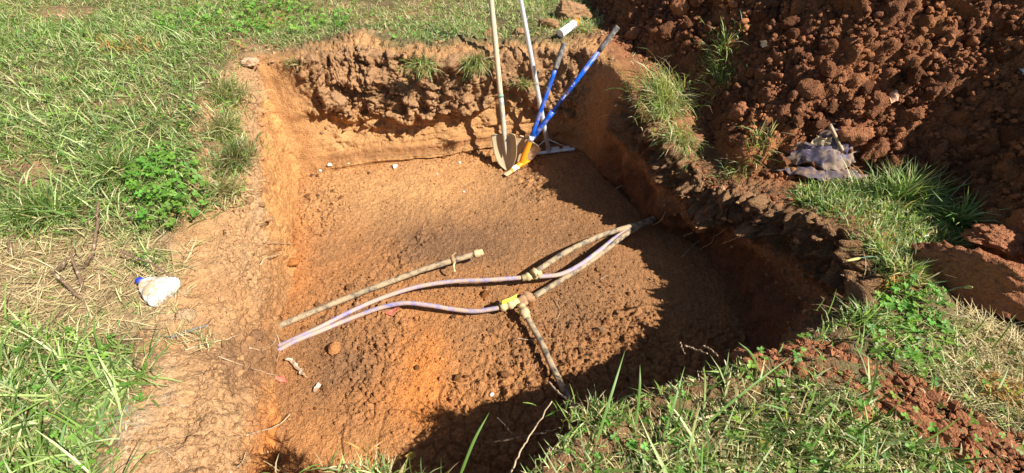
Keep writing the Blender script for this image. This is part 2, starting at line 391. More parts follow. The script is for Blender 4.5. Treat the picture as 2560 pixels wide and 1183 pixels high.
# left faces: slightly concave; lip rounding
x, y, z = P[..., 0].ravel(), P[..., 1].ravel(), P[..., 2].ravel(); Uf = U.ravel(); Kf = K.ravel()
ROf = np.tile(RO, NS+NU); tf = np.tile(tt, NS+NU); ox = np.tile(out[:, 0], NS+NU); oy = np.tile(out[:, 1], NS+NU)
back = ss(.3, 1.3, tf)*(1-ss(8.6, 9.6, tf))
leftw = ss(38.5, 40, tf); rightw = ss(9.5, 11, tf)*(1-ss(19, 20.5, tf)); ramp = ss(30.5, 32, tf)*(1-ss(38.5, 40.5, tf)); near = ss(19, 20, tf)*(1-ss(29.5, 31, tf))
n_lo = fbm(x, y, z, 2.6, 3, 1); n_mid = fbm(x, y, z, 8, 4, 2); n_hi = fbm(x, y, z, 30, 4, 4)
rid0 = 1-2*np.abs(fbm(x, y, z, 9, 4, 506)); n_m2 = fbm(x, y, z, 8, 4, 502); n_m3 = fbm(x, y, z, 8, 4, 503)
f1, f2, cid = worley3(x*7+n_mid*1.3, y*7+n_m2*1.2, z*7+n_m3*1.2, 31); g1, g2, gid = worley3(x*20+n_hi*1.0+n_m2*2, y*20+n_m3*2, z*20+n_mid*2, 37)
clod = np.clip(f2-f1, 0, .5)*2; clod2 = np.clip(g2-g1, 0, .5)*2
edge_u = .50+.30*n_lo+.14*n_mid+.10*(cid-.5)                    # how far down the crumbly topsoil reaches
topz = (1-ss(edge_u-.05, edge_u+.08, Uf))*(Uf > 0)
top2 = (1-ss(.25, .5, Uf))*(Uf > 0)
dn = np.zeros_like(x)                              # displacement towards the pit (+)
dn += .05*n_lo+.02*n_mid+.006*n_hi
rid = 1-2*np.abs(fbm(x, y, z, 11, 4, 505))
bs = .88-.52*ss(5.2, 6.3, tf)
dn += back*topz*bs*(.045*bs+.05*(clod-.4)+.10*(cid-.5)+.022*(clod2-.4)+.03*(gid-.5)+.06*n_mid+.035*rid+.12*n_lo)
dn -= back*.06*ss(0, .08, Uf-edge_u)*(1-ss(.1, .35, Uf-edge_u))
dn += back*(1-topz)*(.03*n_mid+.012*rid)*(1-ss(.7, .75, Uf))
dn += rightw*top2*(.08*(clod-.4)+.05*(cid-.5)+.03*(clod2-.4)+.06*n_mid+.04)+rightw*(.05*n_mid+.07*n_lo+.02*rid0)
dn += near*top2*.03*(clod-.3)
bw1, bw2, bwi = worley3(x*24+n_hi*.25, y*24+n_lo, z*24, 61); bw3, bw4, _b = worley3(x*9+n_mid*.5, y*9+n_lo, z*9, 62); clod2b = np.clip(bw2-bw1, 0, .5)*2
crk2 = (1-ss(.0, .07, bw4-bw3))*ss(-.1, .3, n_lo+.2)
n_b = fbm(x, y, z, 13, 5, 510, .6); n_c = fbm(x, y, z, 55, 3, 511, .6); ledge = ss(.0, .06, fbm(x, y, z, 6, 4, 512, .55))
dn += (ramp+.6*leftw)*(.010*(clod2b-.4)*ss(-.2, .3, n_mid)+.03*n_mid+.028*n_b+.008*n_c+.014*(ledge-.5)-.008*crk2)
dn += leftw*.006*vn(x*3, y*26+fbm(x, y, z, 5, 2, 79)*2, z*1.2, 77)*ss(.2, .4, Uf)
# bucket marks: ledges that run along the foot of the far face
led = back*ss(.72, .76, Uf)
dn += led*.035*ss(.80, .815, Uf)+back*.035*ss(.90, .905, Uf)-back*.02*ss(.93, .95, Uf)+back*ss(.6, .7, Uf)*.006*vn(Uf*60, x*.8, 0*x, 55)
crk = back*(1-topz)*ss(.35, .6, n_lo*.5+.5)
dn += crk*.018*(np.clip(f2-f1, 0, .25)*4-1)
dn -= .0*Kf
sh0 = .03+.05*(ramp+leftw)
shf = np.where(Uf > 0, np.clip(1-Uf/.14, 0, 1)**2, 1)*sh0
bx = x+ox*shf; by = y+oy*shf; bz = z-.035*np.where(Uf > 0, np.clip(1-Uf/.10, 0, 1), ss(.55, 0, Kf))*(ramp+leftw)
BP = np.stack([bx, by, bz], 1).reshape(NS+NU, NT, 3)
BS = BP.copy()
for _ in range(6):
    BS = (np.roll(BS, 4, 1)+BS+np.roll(BS, -4, 1))/3; BS[1:-1] = (BS[:-2]+BS[1:-1]+BS[2:])/3
dU = np.gradient(BS, axis=0); dT = (np.roll(BS, -1, 1)-np.roll(BS, 1, 1)); NRM = np.cross(dU, dT); NRM /= np.linalg.norm(NRM, axis=2, keepdims=True)+1e-12
if NRM[4, :, 2].mean() < 0: NRM = -NRM
sk = (Uf == 0)
dsk = (.03*clod2*(back+.6*rightw+.3*near)+.025*clod*back+.008*n_hi+.014*n_mid+(ramp+leftw)*(.010*clod2b*ss(-.2, .3, n_mid)-.008*crk2+.026*n_b+.009*n_c+.013*(ledge-.5)))*ss(0, .35, 1-Kf)
disp = np.where(sk, dsk, dn*ss(-.02, .06, Uf)+dsk*(1-ss(0, .08, Uf)))
DV = BP+NRM*disp.reshape(NS+NU, NT)[..., None]
x2, y2, z2 = DV.reshape(-1, 3).T
px, py = w2p(x2, y2, z2); nn = fbm(x, y, z, 3, 5, 62)
colw = np.tile(c_wall, (len(x), 1))
colw = mixc(colw, c_top, back*topz*.85+back*(Uf < .05)*.6)
colw = mixc(colw, c_tan, back*(1-topz)*(.35+.6*nn)+back*.4*ss(.5, .6, Uf)*(1-ss(.75, .8, Uf)))
colw = mixc(colw, SOIL([.30,.145,.06]), back*ss(.80, .83, Uf)*(1-ss(.9, .91, Uf))*.8)
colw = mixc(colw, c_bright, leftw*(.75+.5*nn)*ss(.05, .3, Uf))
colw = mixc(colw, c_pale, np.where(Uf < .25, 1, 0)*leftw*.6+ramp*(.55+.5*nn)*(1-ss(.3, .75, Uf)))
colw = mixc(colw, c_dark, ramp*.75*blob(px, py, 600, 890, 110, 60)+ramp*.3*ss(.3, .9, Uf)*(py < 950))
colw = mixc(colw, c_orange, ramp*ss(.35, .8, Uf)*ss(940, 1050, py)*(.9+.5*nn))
colw = mixc(colw, SOIL([.17,.095,.05]), (rightw+near)*(1-ss(.25, .55, Uf+.2*nn))*.85)  # dark topsoil on right and near walls, deepened further to paint in shade
colw = mixc(colw, SOIL([.14,.066,.032]), (rightw+near)*ss(.35, .6, Uf)*.95)  # shade painted into the lower right and near walls as darker soil colour
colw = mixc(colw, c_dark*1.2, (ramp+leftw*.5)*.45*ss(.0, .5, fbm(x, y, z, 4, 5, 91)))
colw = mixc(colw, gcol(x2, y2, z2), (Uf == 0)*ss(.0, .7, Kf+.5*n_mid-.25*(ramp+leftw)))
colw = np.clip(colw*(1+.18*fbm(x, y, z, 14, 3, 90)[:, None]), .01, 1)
NR = NS+NU; idx = np.arange(NR*NT).reshape(NR, NT); j2 = np.roll(idx, -1, 1)
F = np.stack([idx[:-1], j2[:-1], j2[1:], idx[1:]], -1).reshape(-1, 4)
WV = np.stack([x2, y2, z2], 1)
# make the faces look into the pit
a, b_, c_ = WV[F[NT*60, 0]], WV[F[NT*60, 1]], WV[F[NT*60, 2]]; nr = np.cross(b_-a, c_-a)
if np.dot(nr[:2], cen-a[:2]) < 0: F = F[:, ::-1]
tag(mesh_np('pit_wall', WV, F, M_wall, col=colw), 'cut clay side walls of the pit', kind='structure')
WG = WV.reshape(NR, NT, 3)
print('wall', len(WV), time.time()-T0)

# ------------------------------------------------------------------ terrain: ground around the pit, the bare bench and the lawn soil
X, Y, F = gridmesh(-6.5, 5.6, -1.6, 8.6, .038)
rd = pdist(X, Y, RIM2[::2]); rin = inpoly(X, Y, RIM2); sd = np.where(rin, -rd, rd)
keep = sd > .21
Z = np.zeros_like(X); Z[keep] = ground_z(X[keep], Y[keep])
Z += .006*vn(X*60, Y*60, 0*X, 5)+.01*fbm(X, Y, 0*X, 22, 3, 6)-.012
col = gcol(X, Y, Z)
V, F, col = cull(np.stack([X, Y, Z], 1), F, col, keep)
tag(mesh_np('ground', V, F, M_ground, col=col), 'lawn soil and bare earth around the pit', kind='structure')
# country beyond: one ring of flat lawn out to the horizon
m, N, L, b = mat_new('far_lawn'); tc = N.new('ShaderNodeTexCoord'); n = N.new('ShaderNodeTexNoise'); n.inputs['Scale'].default_value = 3; n.inputs['Detail'].default_value = 10; L.new(tc.outputs['Object'], n.inputs[0])
r = N.new('ShaderNodeMix'); r.data_type = 'RGBA'; r.inputs['A'].default_value = (.05,.09,.02,1); r.inputs['B'].default_value = (.16,.17,.06,1); L.new(n.outputs[0], r.inputs['Factor']); L.new(r.outputs['Result'], b.inputs['Base Color']); b.inputs['Roughness'].default_value = .9
a0, a1, b0, b1, Q = -6.4, 5.5, -1.5, 8.5, 400
mesh_py('far_lawn', [(a0,b0,-.04),(a1,b0,-.04),(a1,b1,-.04),(a0,b1,-.04),(-Q,-Q,-.3),(Q,-Q,-.3),(Q,Q,-.3),(-Q,Q,-.3)], [(0,4,5,1),(1,5,6,2),(2,6,7,3),(3,7,4,0)], m, smooth=False)['kind'] = 'structure'

# ------------------------------------------------------------------ terrain: the spoil heap
X, Y, F = gridmesh(.5, 4.9, .45, 6.9, .0125)
d = heap_d(X, Y); keep = (d > -.03) & (X*SQ < 5)
Z = np.zeros_like(X); x, y = X[keep], Y[keep]; dd = d[keep]
h = heap_h(x, y, dd); am = ss(-.02, .15, dd)
wx = x+.03*fbm(x, y, 0*x, 7, 3, 101); wy = y+.03*fbm(x, y, 0*x, 7, 3, 102)
base = ground_z(x, y)-.02+h+am*fbm(x, y, 0*x, 1.7, 3, 103)*.10
f1, f2, cid = worley3(wx*6, wy*6, base*6, 51); g1, g2, gid = worley3(wx*14, wy*14, base*14, 52); k1, k2, kid = worley3(wx*32, wy*32, base*32, 53)
lump = .075*np.sqrt(np.clip(.5-f1*f1, 0, 1))*ss(.4, .8, cid)+.075*np.sqrt(np.clip(.5-g1*g1, 0, 1))*ss(.3, .9, gid)+.038*np.sqrt(np.clip(.5-k1*k1, 0, 1))
dsp = am*(fbm(x, y, base, 5, 4, 104)*.06+fbm(x, y, base, 30, 4, 105)*.02+lump-.03)
e = .03; gx = (heap_h(x+e, y)-heap_h(x-e, y))/(2*e); gy = (heap_h(x, y+e)-heap_h(x, y-e))/(2*e); ng = np.sqrt(gx*gx+gy*gy+1)
z = base+dsp/ng*1.
z = z-.05*(1-ss(-.03, .02, dd))
Z[keep] = z+dsp*gx*0
HXo, HYo = X.copy(), Y.copy()
X[keep] = x-dsp*gx/ng; Y[keep] = y-dsp*gy/ng
def heap_col(x, y, z):
    n = fbm(x, y, z, 2.5, 5, 110); c = mixc(np.tile(c_heap, (len(x), 1)), SOIL([.33,.135,.055]), .5+n); return np.clip(mixc(c, SOIL([.17,.07,.035]), .35-n)*(1+.2*fbm(x, y, z, 20, 3, 111)[:, None]), .01, 1)
col = np.zeros((len(X), 3)); col[keep] = heap_col(x, y, z)
HX, HY, HZ, HK = HXo, HYo, np.where(keep, Z, 0)+0, keep.copy()
HZ[keep] = base+dsp*ng
V, F, col = cull(np.stack([X, Y, Z], 1), F, col, keep)
tag(mesh_np('spoil_heap', V, F, M_heap, col=col), 'heap of dug red clay beside the pit', kind='structure')
hnx = len(np.arange(.5, 4.9, .0125))
def heap_at(x, y):
    i = np.clip(((x-.5)/.0125).round().astype(int), 0, hnx-1); j = np.clip(((y-.45)/.0125).round().astype(int), 0, len(HX)//hnx-1)
    k = j*hnx+i; return np.where(HK[k], HZ[k], -9)
def surf(x, y):
    """top of ground or heap outside the pit"""
    x = np.atleast_1d(np.asarray(x, float)); y = np.atleast_1d(np.asarray(y, float))
    return np.maximum(ground_z(x, y), heap_at(x, y))
print('heap', len(V), time.time()-T0)

# ------------------------------------------------------------------ clods
def ico(level, seed, size=1.):
    bm = bmesh.new(); bmesh.ops.create_icosphere(bm, subdivisions=level, radius=1)
    V = np.array([v.co[:] for v in bm.verts]); F = np.array([[v.index for v in f.verts] for f in bm.faces]); bm.free()
    r = np.random.default_rng(seed)
    V = V*r.uniform(.75, 1.2, 3)
    for _ in range(8):                                # broken flat facets
        n = r.normal(size=3); n /= np.linalg.norm(n); dcut = r.uniform(.42, .8); t = V@n; V = V-np.clip(t-dcut, 0, 9)[:, None]*n*.85
    ln = np.linalg.norm(V, axis=1, keepdims=True)
    am = .16*vn(V[:, 0]*2+seed, V[:, 1]*2, V[:, 2]*2, seed)+.1*vn(V[:, 0]*5+seed, V[:, 1]*5, V[:, 2]*5, seed+1)
    am = am+.10*vn(V[:, 0]*9, V[:, 1]*9+seed, V[:, 2]*9, seed+7)
    if level >= 4: am = am+.09*vn(V[:, 0]*14, V[:, 1]*14, V[:, 2]*14, seed+2)+.05*vn(V[:, 0]*24, V[:, 1]*24, V[:, 2]*24, seed+3)
    return V*(1+am[:, None]), F
ICO = {1: [ico(1, s) for s in range(1, 11)], 2: [ico(2, s) for s in range(21, 33)], 3: [ico(3, s) for s in range(41, 51)], 4: [ico(4, s) for s in range(61, 73)]}
def rotm(r):
    q = r.normal(size=4); q /= np.linalg.norm(q); a, b, c, d = q
    return np.array([[a*a+b*b-c*c-d*d, 2*(b*c-a*d), 2*(b*d+a*c)], [2*(b*c+a*d), a*a-b*b+c*c-d*d, 2*(c*d-a*b)], [2*(b*d-a*c), 2*(c*d+a*b), a*a-b*b-c*c+d*d]])
def clods(name, P, S, col, level, mat, label):
    """crumbs too many to count, joined"""
    vs = []; fs = []; cs = []; o = 0; n = len(P)
    q = rng.normal(size=(n, 4)); q /= np.linalg.norm(q, axis=1)[:, None]; a, b, c, d = q.T
    Rm = np.stack([a*a+b*b-c*c-d*d, 2*(b*c-a*d), 2*(b*d+a*c), 2*(b*c+a*d), a*a-b*b+c*c-d*d, 2*(c*d-a*b), 2*(b*d-a*c), 2*(c*d+a*b), a*a-b*b-c*c+d*d], 1).reshape(n, 3, 3)
    pick = rng.integers(0, len(ICO[level]), n)
    for k, (V, F) in enumerate(ICO[level]):
        m = pick == k
        if not m.any(): continue
        v = np.einsum('nij,vj->nvi', Rm[m], V)*S[m][:, None, None]*np.array([1, 1, .8])+P[m][:, None, :]
        f = F[None]+(np.arange(m.sum())*len(V))[:, None, None]+o
        vs.append(v.reshape(-1, 3)); fs.append(f.reshape(-1, 3)); cs.append(np.repeat(col[m], len(V), 0)); o += m.sum()*len(V)
    ob = mesh_np(name, np.vstack(vs), np.vstack(fs), mat, col=np.vstack(cs), smooth=(level >= 2))
    return tag(ob, label, kind='stuff')
def jit(c, n, a=.2): return np.clip(c*(1+rng.uniform(-a, a, (n, 1)))*(1+rng.uniform(-.06, .06, (n, 3))), .01, 1)
def psize(n, lo, hi, p=2.2):
    return lo*(1-rng.random(n)*(1-(lo/hi)**p))**(-1/p)

def rand_heap(n, dmax=3.):
    x = rng.uniform(.7, 4.2, n*3); y = rng.uniform(.6, 6.4, n*3); d = heap_d(x, y); px, py = w2p(x, y, heap_at(x, y)); k = (d > .0) & (d < dmax) & (px < 2800) & (py > -150) & (px > 1380)
    return x[k][:n], y[k][:n]
x, y = rand_heap(22000); n = len(x); S = psize(n, .006, .026, 1.3); z = heap_at(x, y)+S*.3
clods('heap_crumbs', np.stack([x, y, z], 1), S, heap_col(x, y, z)*rng.uniform(.85, 1.35, (n, 1)), 1, M_clod, 'fine clay crumbs over the spoil heap')
# larger clods: things of their own, sharing meshes
def clod_mesh(level, k, colr, nm):
    V, F = ICO[level][k]; me = mesh_np(nm, V, F, M_unit, col=np.tile(colr, (len(V), 1))); m = me.data; bpy.data.objects.remove(me); return m
CM = [clod_mesh(4, k % 12, c_heap*f*np.array([1, 1, 1]), 'clay_clod') for k, f in enumerate([.9, 1.1, 1.3, .8, 1.2, 1., 1.4, 1.15, .95, 1.05, .85, 1.2])]
CMp = [clod_mesh(3, k, np.array(c)*1., 'clay_clod') for k, c in enumerate([c_floor, c_floor*1.15, c_orange*.8, c_tan, c_dark*1.2, c_floor*.9])]
def clod_thing(meshes, p, s, label, group, flat=.8):
    o = bpy.data.objects.new('clay_clod', meshes[int(rng.integers(len(meshes)))]); C.objects.link(o)
    o.location = [float(q) for q in p]; o.rotation_euler = rng.uniform(0, 6.28, 3); o.scale = (float(s)*rng.uniform(.8, 1.25), float(s)*rng.uniform(.8, 1.2), float(s)*flat)
    return tag(o, label, 'clod', group)
x, y = rand_heap(3000, 3.); S = psize(len(x), .014, .036, 2.2); z = heap_at(x, y)+S*.4
clods('heap_lumps', np.stack([x, y, z], 1), S, heap_col(x, y, z)*rng.uniform(.85, 1.35, (len(x), 1)), 2, M_clod, 'small clay lumps covering the spoil heap')
x, y = rand_heap(900, 2.6); pk = rng.permutation(len(x))[:290]; x = x[pk]; y = y[pk]; S = psize(len(x), .024, .072, 1.8)
for a, b, s in zip(x, y, S):
    clod_thing(CM, (a, b, heap_at(np.array([a]), np.array([b]))[0]+s*.35), s, 'reddish brown clay clod lying on the slope of the spoil heap', 'clay clods on the spoil heap')
print('clods', time.time()-T0)

# floor crumbs
def rand_floor(n, fn=None):
    x = rng.uniform(-1.8, 1.5, n*3); y = rng.uniform(.5, 3.5, n*3); k = inpoly(x, y, FOOT2); x, y = x[k], y[k]
    if fn is not None:
        px, py = w2p(x, y, np.full_like(x, FLOOR)); k = rng.random(len(x)) < fn(px, py); x, y = x[k], y[k]
    return x[:n], y[:n]
def dens(px, py): return .12+.9*blob(px, py, 810, 500, 80, 60)+.7*blob(px, py, 780, 640, 60, 120)+.8*blob(px, py, 850, 900, 180, 170)+.9*blob(px, py, 1480, 830, 170, 110)+.6*blob(px, py, 1250, 850, 250, 120)+.7*blob(px, py, 1150, 735, 200, 35)+.5*(pdist(px, py, [(757,440),(1010,402),(1250,372)], False) < 25)
x, y = rand_floor(15000, dens); S = psize(len(x), .0028, .014, 1.7); z = floor_z(x, y)[0]+S*.4
clods('floor_crumbs', np.stack([x, y, z], 1), S, soil_col(x, y, z, 'floor')*rng.uniform(.85, 1.2, (len(x), 1)), 1, M_clod, 'loose clay crumbs on the pit floor')
x, y = rand_floor(110, lambda a, b: dens(a, b)-.12); S = psize(len(x), .012, .032, 2.)
for a, b, s in zip(x, y, S):
    clod_thing(CMp, (a, b, floor_z(np.array([a]), np.array([b]))[0][0]+s*.35), s, 'small broken clay lump lying on the pit floor', 'clay lumps on the pit floor')
# crumbs on the rim, far edge and the spill across the near bank
SPILL = [(1830,890),(1930,850),(2120,880),(2300,960),(2560,1090),(2700,1250),(2500,1250),(2330,1130),(2100,980),(1900,940)]
def rand_poly(P, n, z=0.):
    Wp = [tuple(at(*q, z)[:2]) for q in P]; xs = [q[0] for q in Wp]; ys = [q[1] for q in Wp]
    x = rng.uniform(min(xs), max(xs), n*5); y = rng.uniform(min(ys), max(ys), n*5); k = inpoly(x, y, Wp); return x[k][:n], y[k][:n]
x1, y1 = rand_poly(SPILL, 2200)
x2_, y2_ = rand_poly([(640,120),(820,110),(900,70),(980,110),(1180,110),(1250,80),(1420,90),(1520,70),(1600,150),(1500,170),(1200,165),(900,160),(640,180)], 2200, .08)
x3, y3 = rand_poly([(1500,60),(1620,160),(1700,240),(1780,400),(1900,440),(2000,500),(1780,500),(1690,440),(1640,340),(1600,250),(1540,160)], 2200, -.05)
x = np.r_[x1, x2_, x3]; y = np.r_[y1, y2_, y3]; out_ = ~inpoly(x, y, RIM2) ; x, y = x[out_], y[out_]
S = psize(len(x), .005, .03, 1.7); z = surf(x, y)+S*.3
cc = np.where((y > 3.0)[:, None] & (x < .8)[:, None], c_top*1.1, c_heap*1.15)
clods('rim_crumbs', np.stack([x, y, z], 1), S, cc*rng.uniform(.8, 1.3, (len(x), 1)), 1, M_clod, 'loose soil crumbs along the rim')
print('crumbs', time.time()-T0)
k = rng.integers(0, NT, 9000); r_ = (2+rng.random(9000)*(NS+12)).astype(int); sel = (tt[k] > 30.5) & (tt[k] < 44); k, r_ = k[sel], r_[sel]; S = psize(len(k), .003, .016, 1.8)
k4 = rng.integers(0, NT, 800); r4 = (1+rng.random(800)*(NS+45)).astype(int); se = (tt[k4] > 30.5) & (tt[k4] < 44); k4, r4 = k4[se], r4[se]; S4 = psize(len(k4), .010, .032, 2.2)
clods('bank_lumps', WG[r4, k4]+np.array([0, 0, .002]), S4, np.tile(c_pale*np.array([1.05, .88, .75]), (len(k4), 1))*rng.uniform(.65, 1.05, (len(k4), 1)), 2, M_clod, 'dry broken lumps on the left bank of the pit')
clods('lip_crumbs', WG[r_, k]+np.array([0, 0, .002]), S, np.tile(c_pale*np.array([1.05, .9, .78]), (len(k), 1))*rng.uniform(.7, 1.15, (len(k), 1)), 1, M_clod, 'dry crumbs along the left lip of the pit')
# crumbs stuck in the far face
k = rng.integers(0, NT, 3500); r_ = NS+(rng.random(3500)**1.3*NU*.62).astype(int); sel = ((tt[k] > .6) & (tt[k] < 9)) | ((tt[k] > 13) & (tt[k] < 19) & (rng.random(3500) < .5)); k, r_ = k[sel], r_[sel]
Pw = WG[r_, k]; S = psize(len(k), .006, .026, 1.7)
clods('wall_crumbs', Pw, S, np.tile(c_top, (len(k), 1))*rng.uniform(.8, 1.35, (len(k), 1)), 1, M_clod, 'crumbly lumps in the face of the pit wall')

# ------------------------------------------------------------------ grass
def blades(name, x, y, z, L, Wd, az, lean, curl, col, mat, label=None, parent=None, kind='stuff', tipcol=None, seg=3):
    n = len(x); t = np.linspace(0, 1, seg+1)
    # centre line: starts with tilt `lean` from vertical, bends by `curl`
    ang = lean[:, None]+curl[:, None]*t[None, :]
    ds = (L/seg)[:, None]
    dx = np.sin(ang)*ds; dz = np.cos(ang)*ds
    H = np.concatenate([np.zeros((n, 1)), np.cumsum(dx[:, :-1], 1)], 1); Zc = np.concatenate([np.zeros((n, 1)), np.cumsum(dz[:, :-1], 1)], 1)
    side = rng.normal(0, .12, n)[:, None]*t[None]**2*L[:, None]
    cx = x[:, None]+H*np.cos(az)[:, None]-side*np.sin(az)[:, None]; cy = y[:, None]+H*np.sin(az)[:, None]+side*np.cos(az)[:, None]; cz = z[:, None]+np.maximum(Zc, -.3*L[:, None])
    wpro = np.array([.75, 1., .95, .7, .0]) if seg == 4 else np.array([.8, 1., .75, 0.])
    tw = rng.normal(0, .5, n)
    sx = -np.sin(az+tw); sy = np.cos(az+tw); hw = (Wd/2)[:, None]*wpro[None]
    tz = rng.normal(0, .35, n)[:, None]*hw
    Lf = np.stack([cx+sx[:, None]*hw, cy+sy[:, None]*hw, cz+tz], -1); Rt = np.stack([cx-sx[:, None]*hw, cy-sy[:, None]*hw, cz-tz], -1)
    V = np.empty((n, 2*seg+1, 3)); V[:, 0:2*seg:2] = Lf[:, :seg]; V[:, 1:2*seg:2] = Rt[:, :seg]; V[:, 2*seg] = Lf[:, seg]
    fl = []
    for i in range(seg-1): fl += [2*i, 2*i+1, 2*i+3, 2*i+2]
    fl += [2*(seg-1), 2*(seg-1)+1, 2*seg]; fl = np.array(fl)
    Fl = (fl[None]+(np.arange(n)*(2*seg+1))[:, None]).ravel(); sizes = np.tile(np.r_[np.full(seg-1, 4), 3], n).astype(np.int32)
    cc = np.repeat(col[:, None], 2*seg+1, 1)
    tp = np.minimum(np.arange(2*seg+1)//2/seg, 1)[None, :, None]
    if tipcol is None: tipcol = col*1.15
    cc = cc*(1-tp)+tipcol[:, None]*tp
    o = mesh_np(name, V.reshape(-1, 3), Fl, mat, parent, np.clip(cc, .005, .9).reshape(-1, 3), True, sizes)
    if kind: tag(o, label, kind=kind)
    return o
GREEN = np.array([[.09,.17,.03],[.16,.26,.05],[.23,.33,.08],[.31,.40,.13],[.13,.22,.07],[.42,.47,.22]])
STRAW = np.array([[.52,.42,.22],[.42,.32,.16],[.60,.50,.30],[.33,.24,.12],[.48,.42,.20]])
def gc(n, dry=.2, dark=1.):
    c = GREEN[rng.integers(0, len(GREEN), n)]*rng.uniform(.7, 1.3, (n, 1)); s = STRAW[rng.integers(0, len(STRAW), n)]*rng.uniform(.7, 1.2, (n, 1))
    return np.where(rng.random((n, 1)) < dry, s, c)*dark
def lawn(name, poly, n, L, Wd, lean, curl, dry, label, zoff=0., mask=None, mat=None, azc=None, patch=.6, zref=0.):
    x, y = rand_poly(poly, n, zref); k = outside(x, y) & (heap_d(x, y) < .03)
    if patch: k &= (fbm(x, y, 0*x, 2.2, 4, 200)*1.2+fbm(x, y, 0*x, 7, 2, 210)*.7+rng.uniform(-.9, .9, len(x))) > -patch
    if mask is not None:
        px, py = w2p(x, y, 0*x); k &= rng.random(len(x)) > mask(px, py)
    x, y = x[k], y[k]; n = len(x)
    # blades gather in tufts
    tx = np.round(x/.035+vn(x*9, y*9, 0*x, 5)*.5)*.035; ty = np.round(y/.035+vn(x*9, y*9, 0*x, 6)*.5)*.035; g = rng.uniform(0, .75, n); x = x*(1-g)+tx*g; y = y*(1-g)+ty*g
    k = outside(x, y); x, y = x[k], y[k]; n = len(x)
    z = surf(x, y)-.006+zoff; rdist = pdist(x, y, RIM2[::3])
    c = vn(x*3, y*3, 0*x, 9)*.5+.5
    Ln = rng.uniform(L[0], L[1], n)*(.7+.6*(vn(x*2.5, y*2.5, 0*x, 12)*.5+.5))*(.6+.4*ss(.02, .2, rdist)); az = rng.uniform(0, 2*np.pi, n) if azc is None else rng.normal(azc, 1.0, n)
    az = az*(1-.0)+0
    dr = np.clip(dry+.25*fbm(x, y, 0*x, 3, 3, 220), 0, 1)
    col = np.where((rng.random(n) < dr)[:, None], STRAW[rng.integers(0, 5, n)]*rng.uniform(.7, 1.15, (n, 1)), GREEN[rng.integers(0, 6, n)]*rng.uniform(.7, 1.3, (n, 1)))
    blades(name, x, y, z, Ln, rng.uniform(Wd[0], Wd[1], n), az, np.abs(rng.normal(lean, .35, n)), rng.uniform(curl[0], curl[1], n), col, mat or M_grass, label)
UP = [(-260,-90),(1640,-90),(1500,80),(1400,120),(1200,142),(1000,150),(930,105),(870,105),(780,150),(640,170),(610,200),(605,300),(645,400),(640,500),(540,510),(330,585),(150,575),(-260,600)]
def up_mask(px, py):
    return np.clip(1.15*(blob(px, py, 95, 430, 80, 45)+.8*blob(px, py, 300, 268, 90, 18)+.9*blob(px, py, 150, 45, 80, 16)+.75*blob(px, py, 950, 25, 170, 16)+blob(px, py, 625, 150, 40, 22)+.6*blob(px, py, 240, 560, 80, 40)), 0, .97)
lawn('lawn_grass', UP, 165000, (.025, .07), (.003, .0062), .95, (.1, 1.3), .34, 'short green lawn grass behind and left of the pit', mask=up_mask, patch=.52)
lawn('tall_grass', [(-260,60),(560,60),(620,400),(540,520),(330,575),(-260,600)], 9000, (.09, .19), (.004, .008), .8, (.3, 1.3), .08, 'longer grass blades standing in the lawn', mask=up_mask, patch=.1)
lawn('rim_sod', [(1550,170),(1640,160),(1750,230),(1775,400),(1700,450),(1635,345),(1575,270)], 2600, (.02, .06), (.002, .005), 1.2, (.1, 1.), .65, 'short dry sod along the right rim', patch=1., zref=0.)
lawn('dry_thatch', DRY, 9000, (.04, .14), (.002, .0045), 1.45, (-.1, .15), .93, 'dry straw thatch lying on the bench', patch=.9, mat=M_straw, zoff=.01, zref=-.05)
LB = [(-800,800),(120,800),(300,830),(350,900),(330,980),(270,1080),(230,1250),(200,1500),(-800,1500)]
lawn('foreground_grass', LB, 9000, (.04, .11), (.003, .0075), .9, (.2, 1.3), .34, 'green grass at the lower left', patch=.9)
lawn('foreground_tall_grass', LB, 1500, (.12, .30), (.005, .009), .9, (.2, 1.1), .1, 'long grass blades at the lower left', patch=.9)
NB = [(2210,660),(2060,785),(1900,865),(1760,915),(1600,965),(1440,1030),(1330,1100),(1260,1180),(1130,1215),(780,1225),(700,1600),(4300,1600),(3200,1183),(2480,870),(2360,800),(2290,700)]
STR = [(2180,860),(2290,790),(2400,780),(2700,900),(3000,1200),(2560,1100),(2330,970)]
def nb_mask(px, py): return .93*inpoly(px, py, SPILL)+.75*inpoly(px, py, STR)
lawn('bank_grass', NB, 26000, (.03, .09), (.0035, .0075), .95, (.1, 1.2), .36, 'grass on the near bank', mask=nb_mask, patch=1.1)
lawn('bank_tall_grass', NB, 1500, (.10, .22), (.005, .009), .7, (.1, .9), .05, 'long grass blades on the near bank', mask=nb_mask, patch=.8)
lawn('bank_thatch', NB, 9000, (.04, .11), (.002, .004), 1.45, (-.1, .15), .95, 'dry clippings among the near grass', mask=lambda a, b: .85*inpoly(a, b, SPILL), patch=1.2, mat=M_straw, zoff=.004)
lawn('straw_litter', STR, 3500, (.05, .14), (.002, .0045), 1.42, (-.05, .15), .95, 'dry straw litter at the lower right', patch=1.3, mat=M_straw, zoff=.008)
RS = [(1985,470),(2060,452),(2200,455),(2320,455),(2390,560),(2400,640),(2320,640),(2290,700),(2200,700),(2140,600),(2030,535)]
lawn('rim_grass', RS, 9000, (.04, .11), (.0035, .008), .75, (.1, 1.2), .22, 'grass along the right rim', patch=1.0, zref=-.02)
print('grass', time.time()-T0)

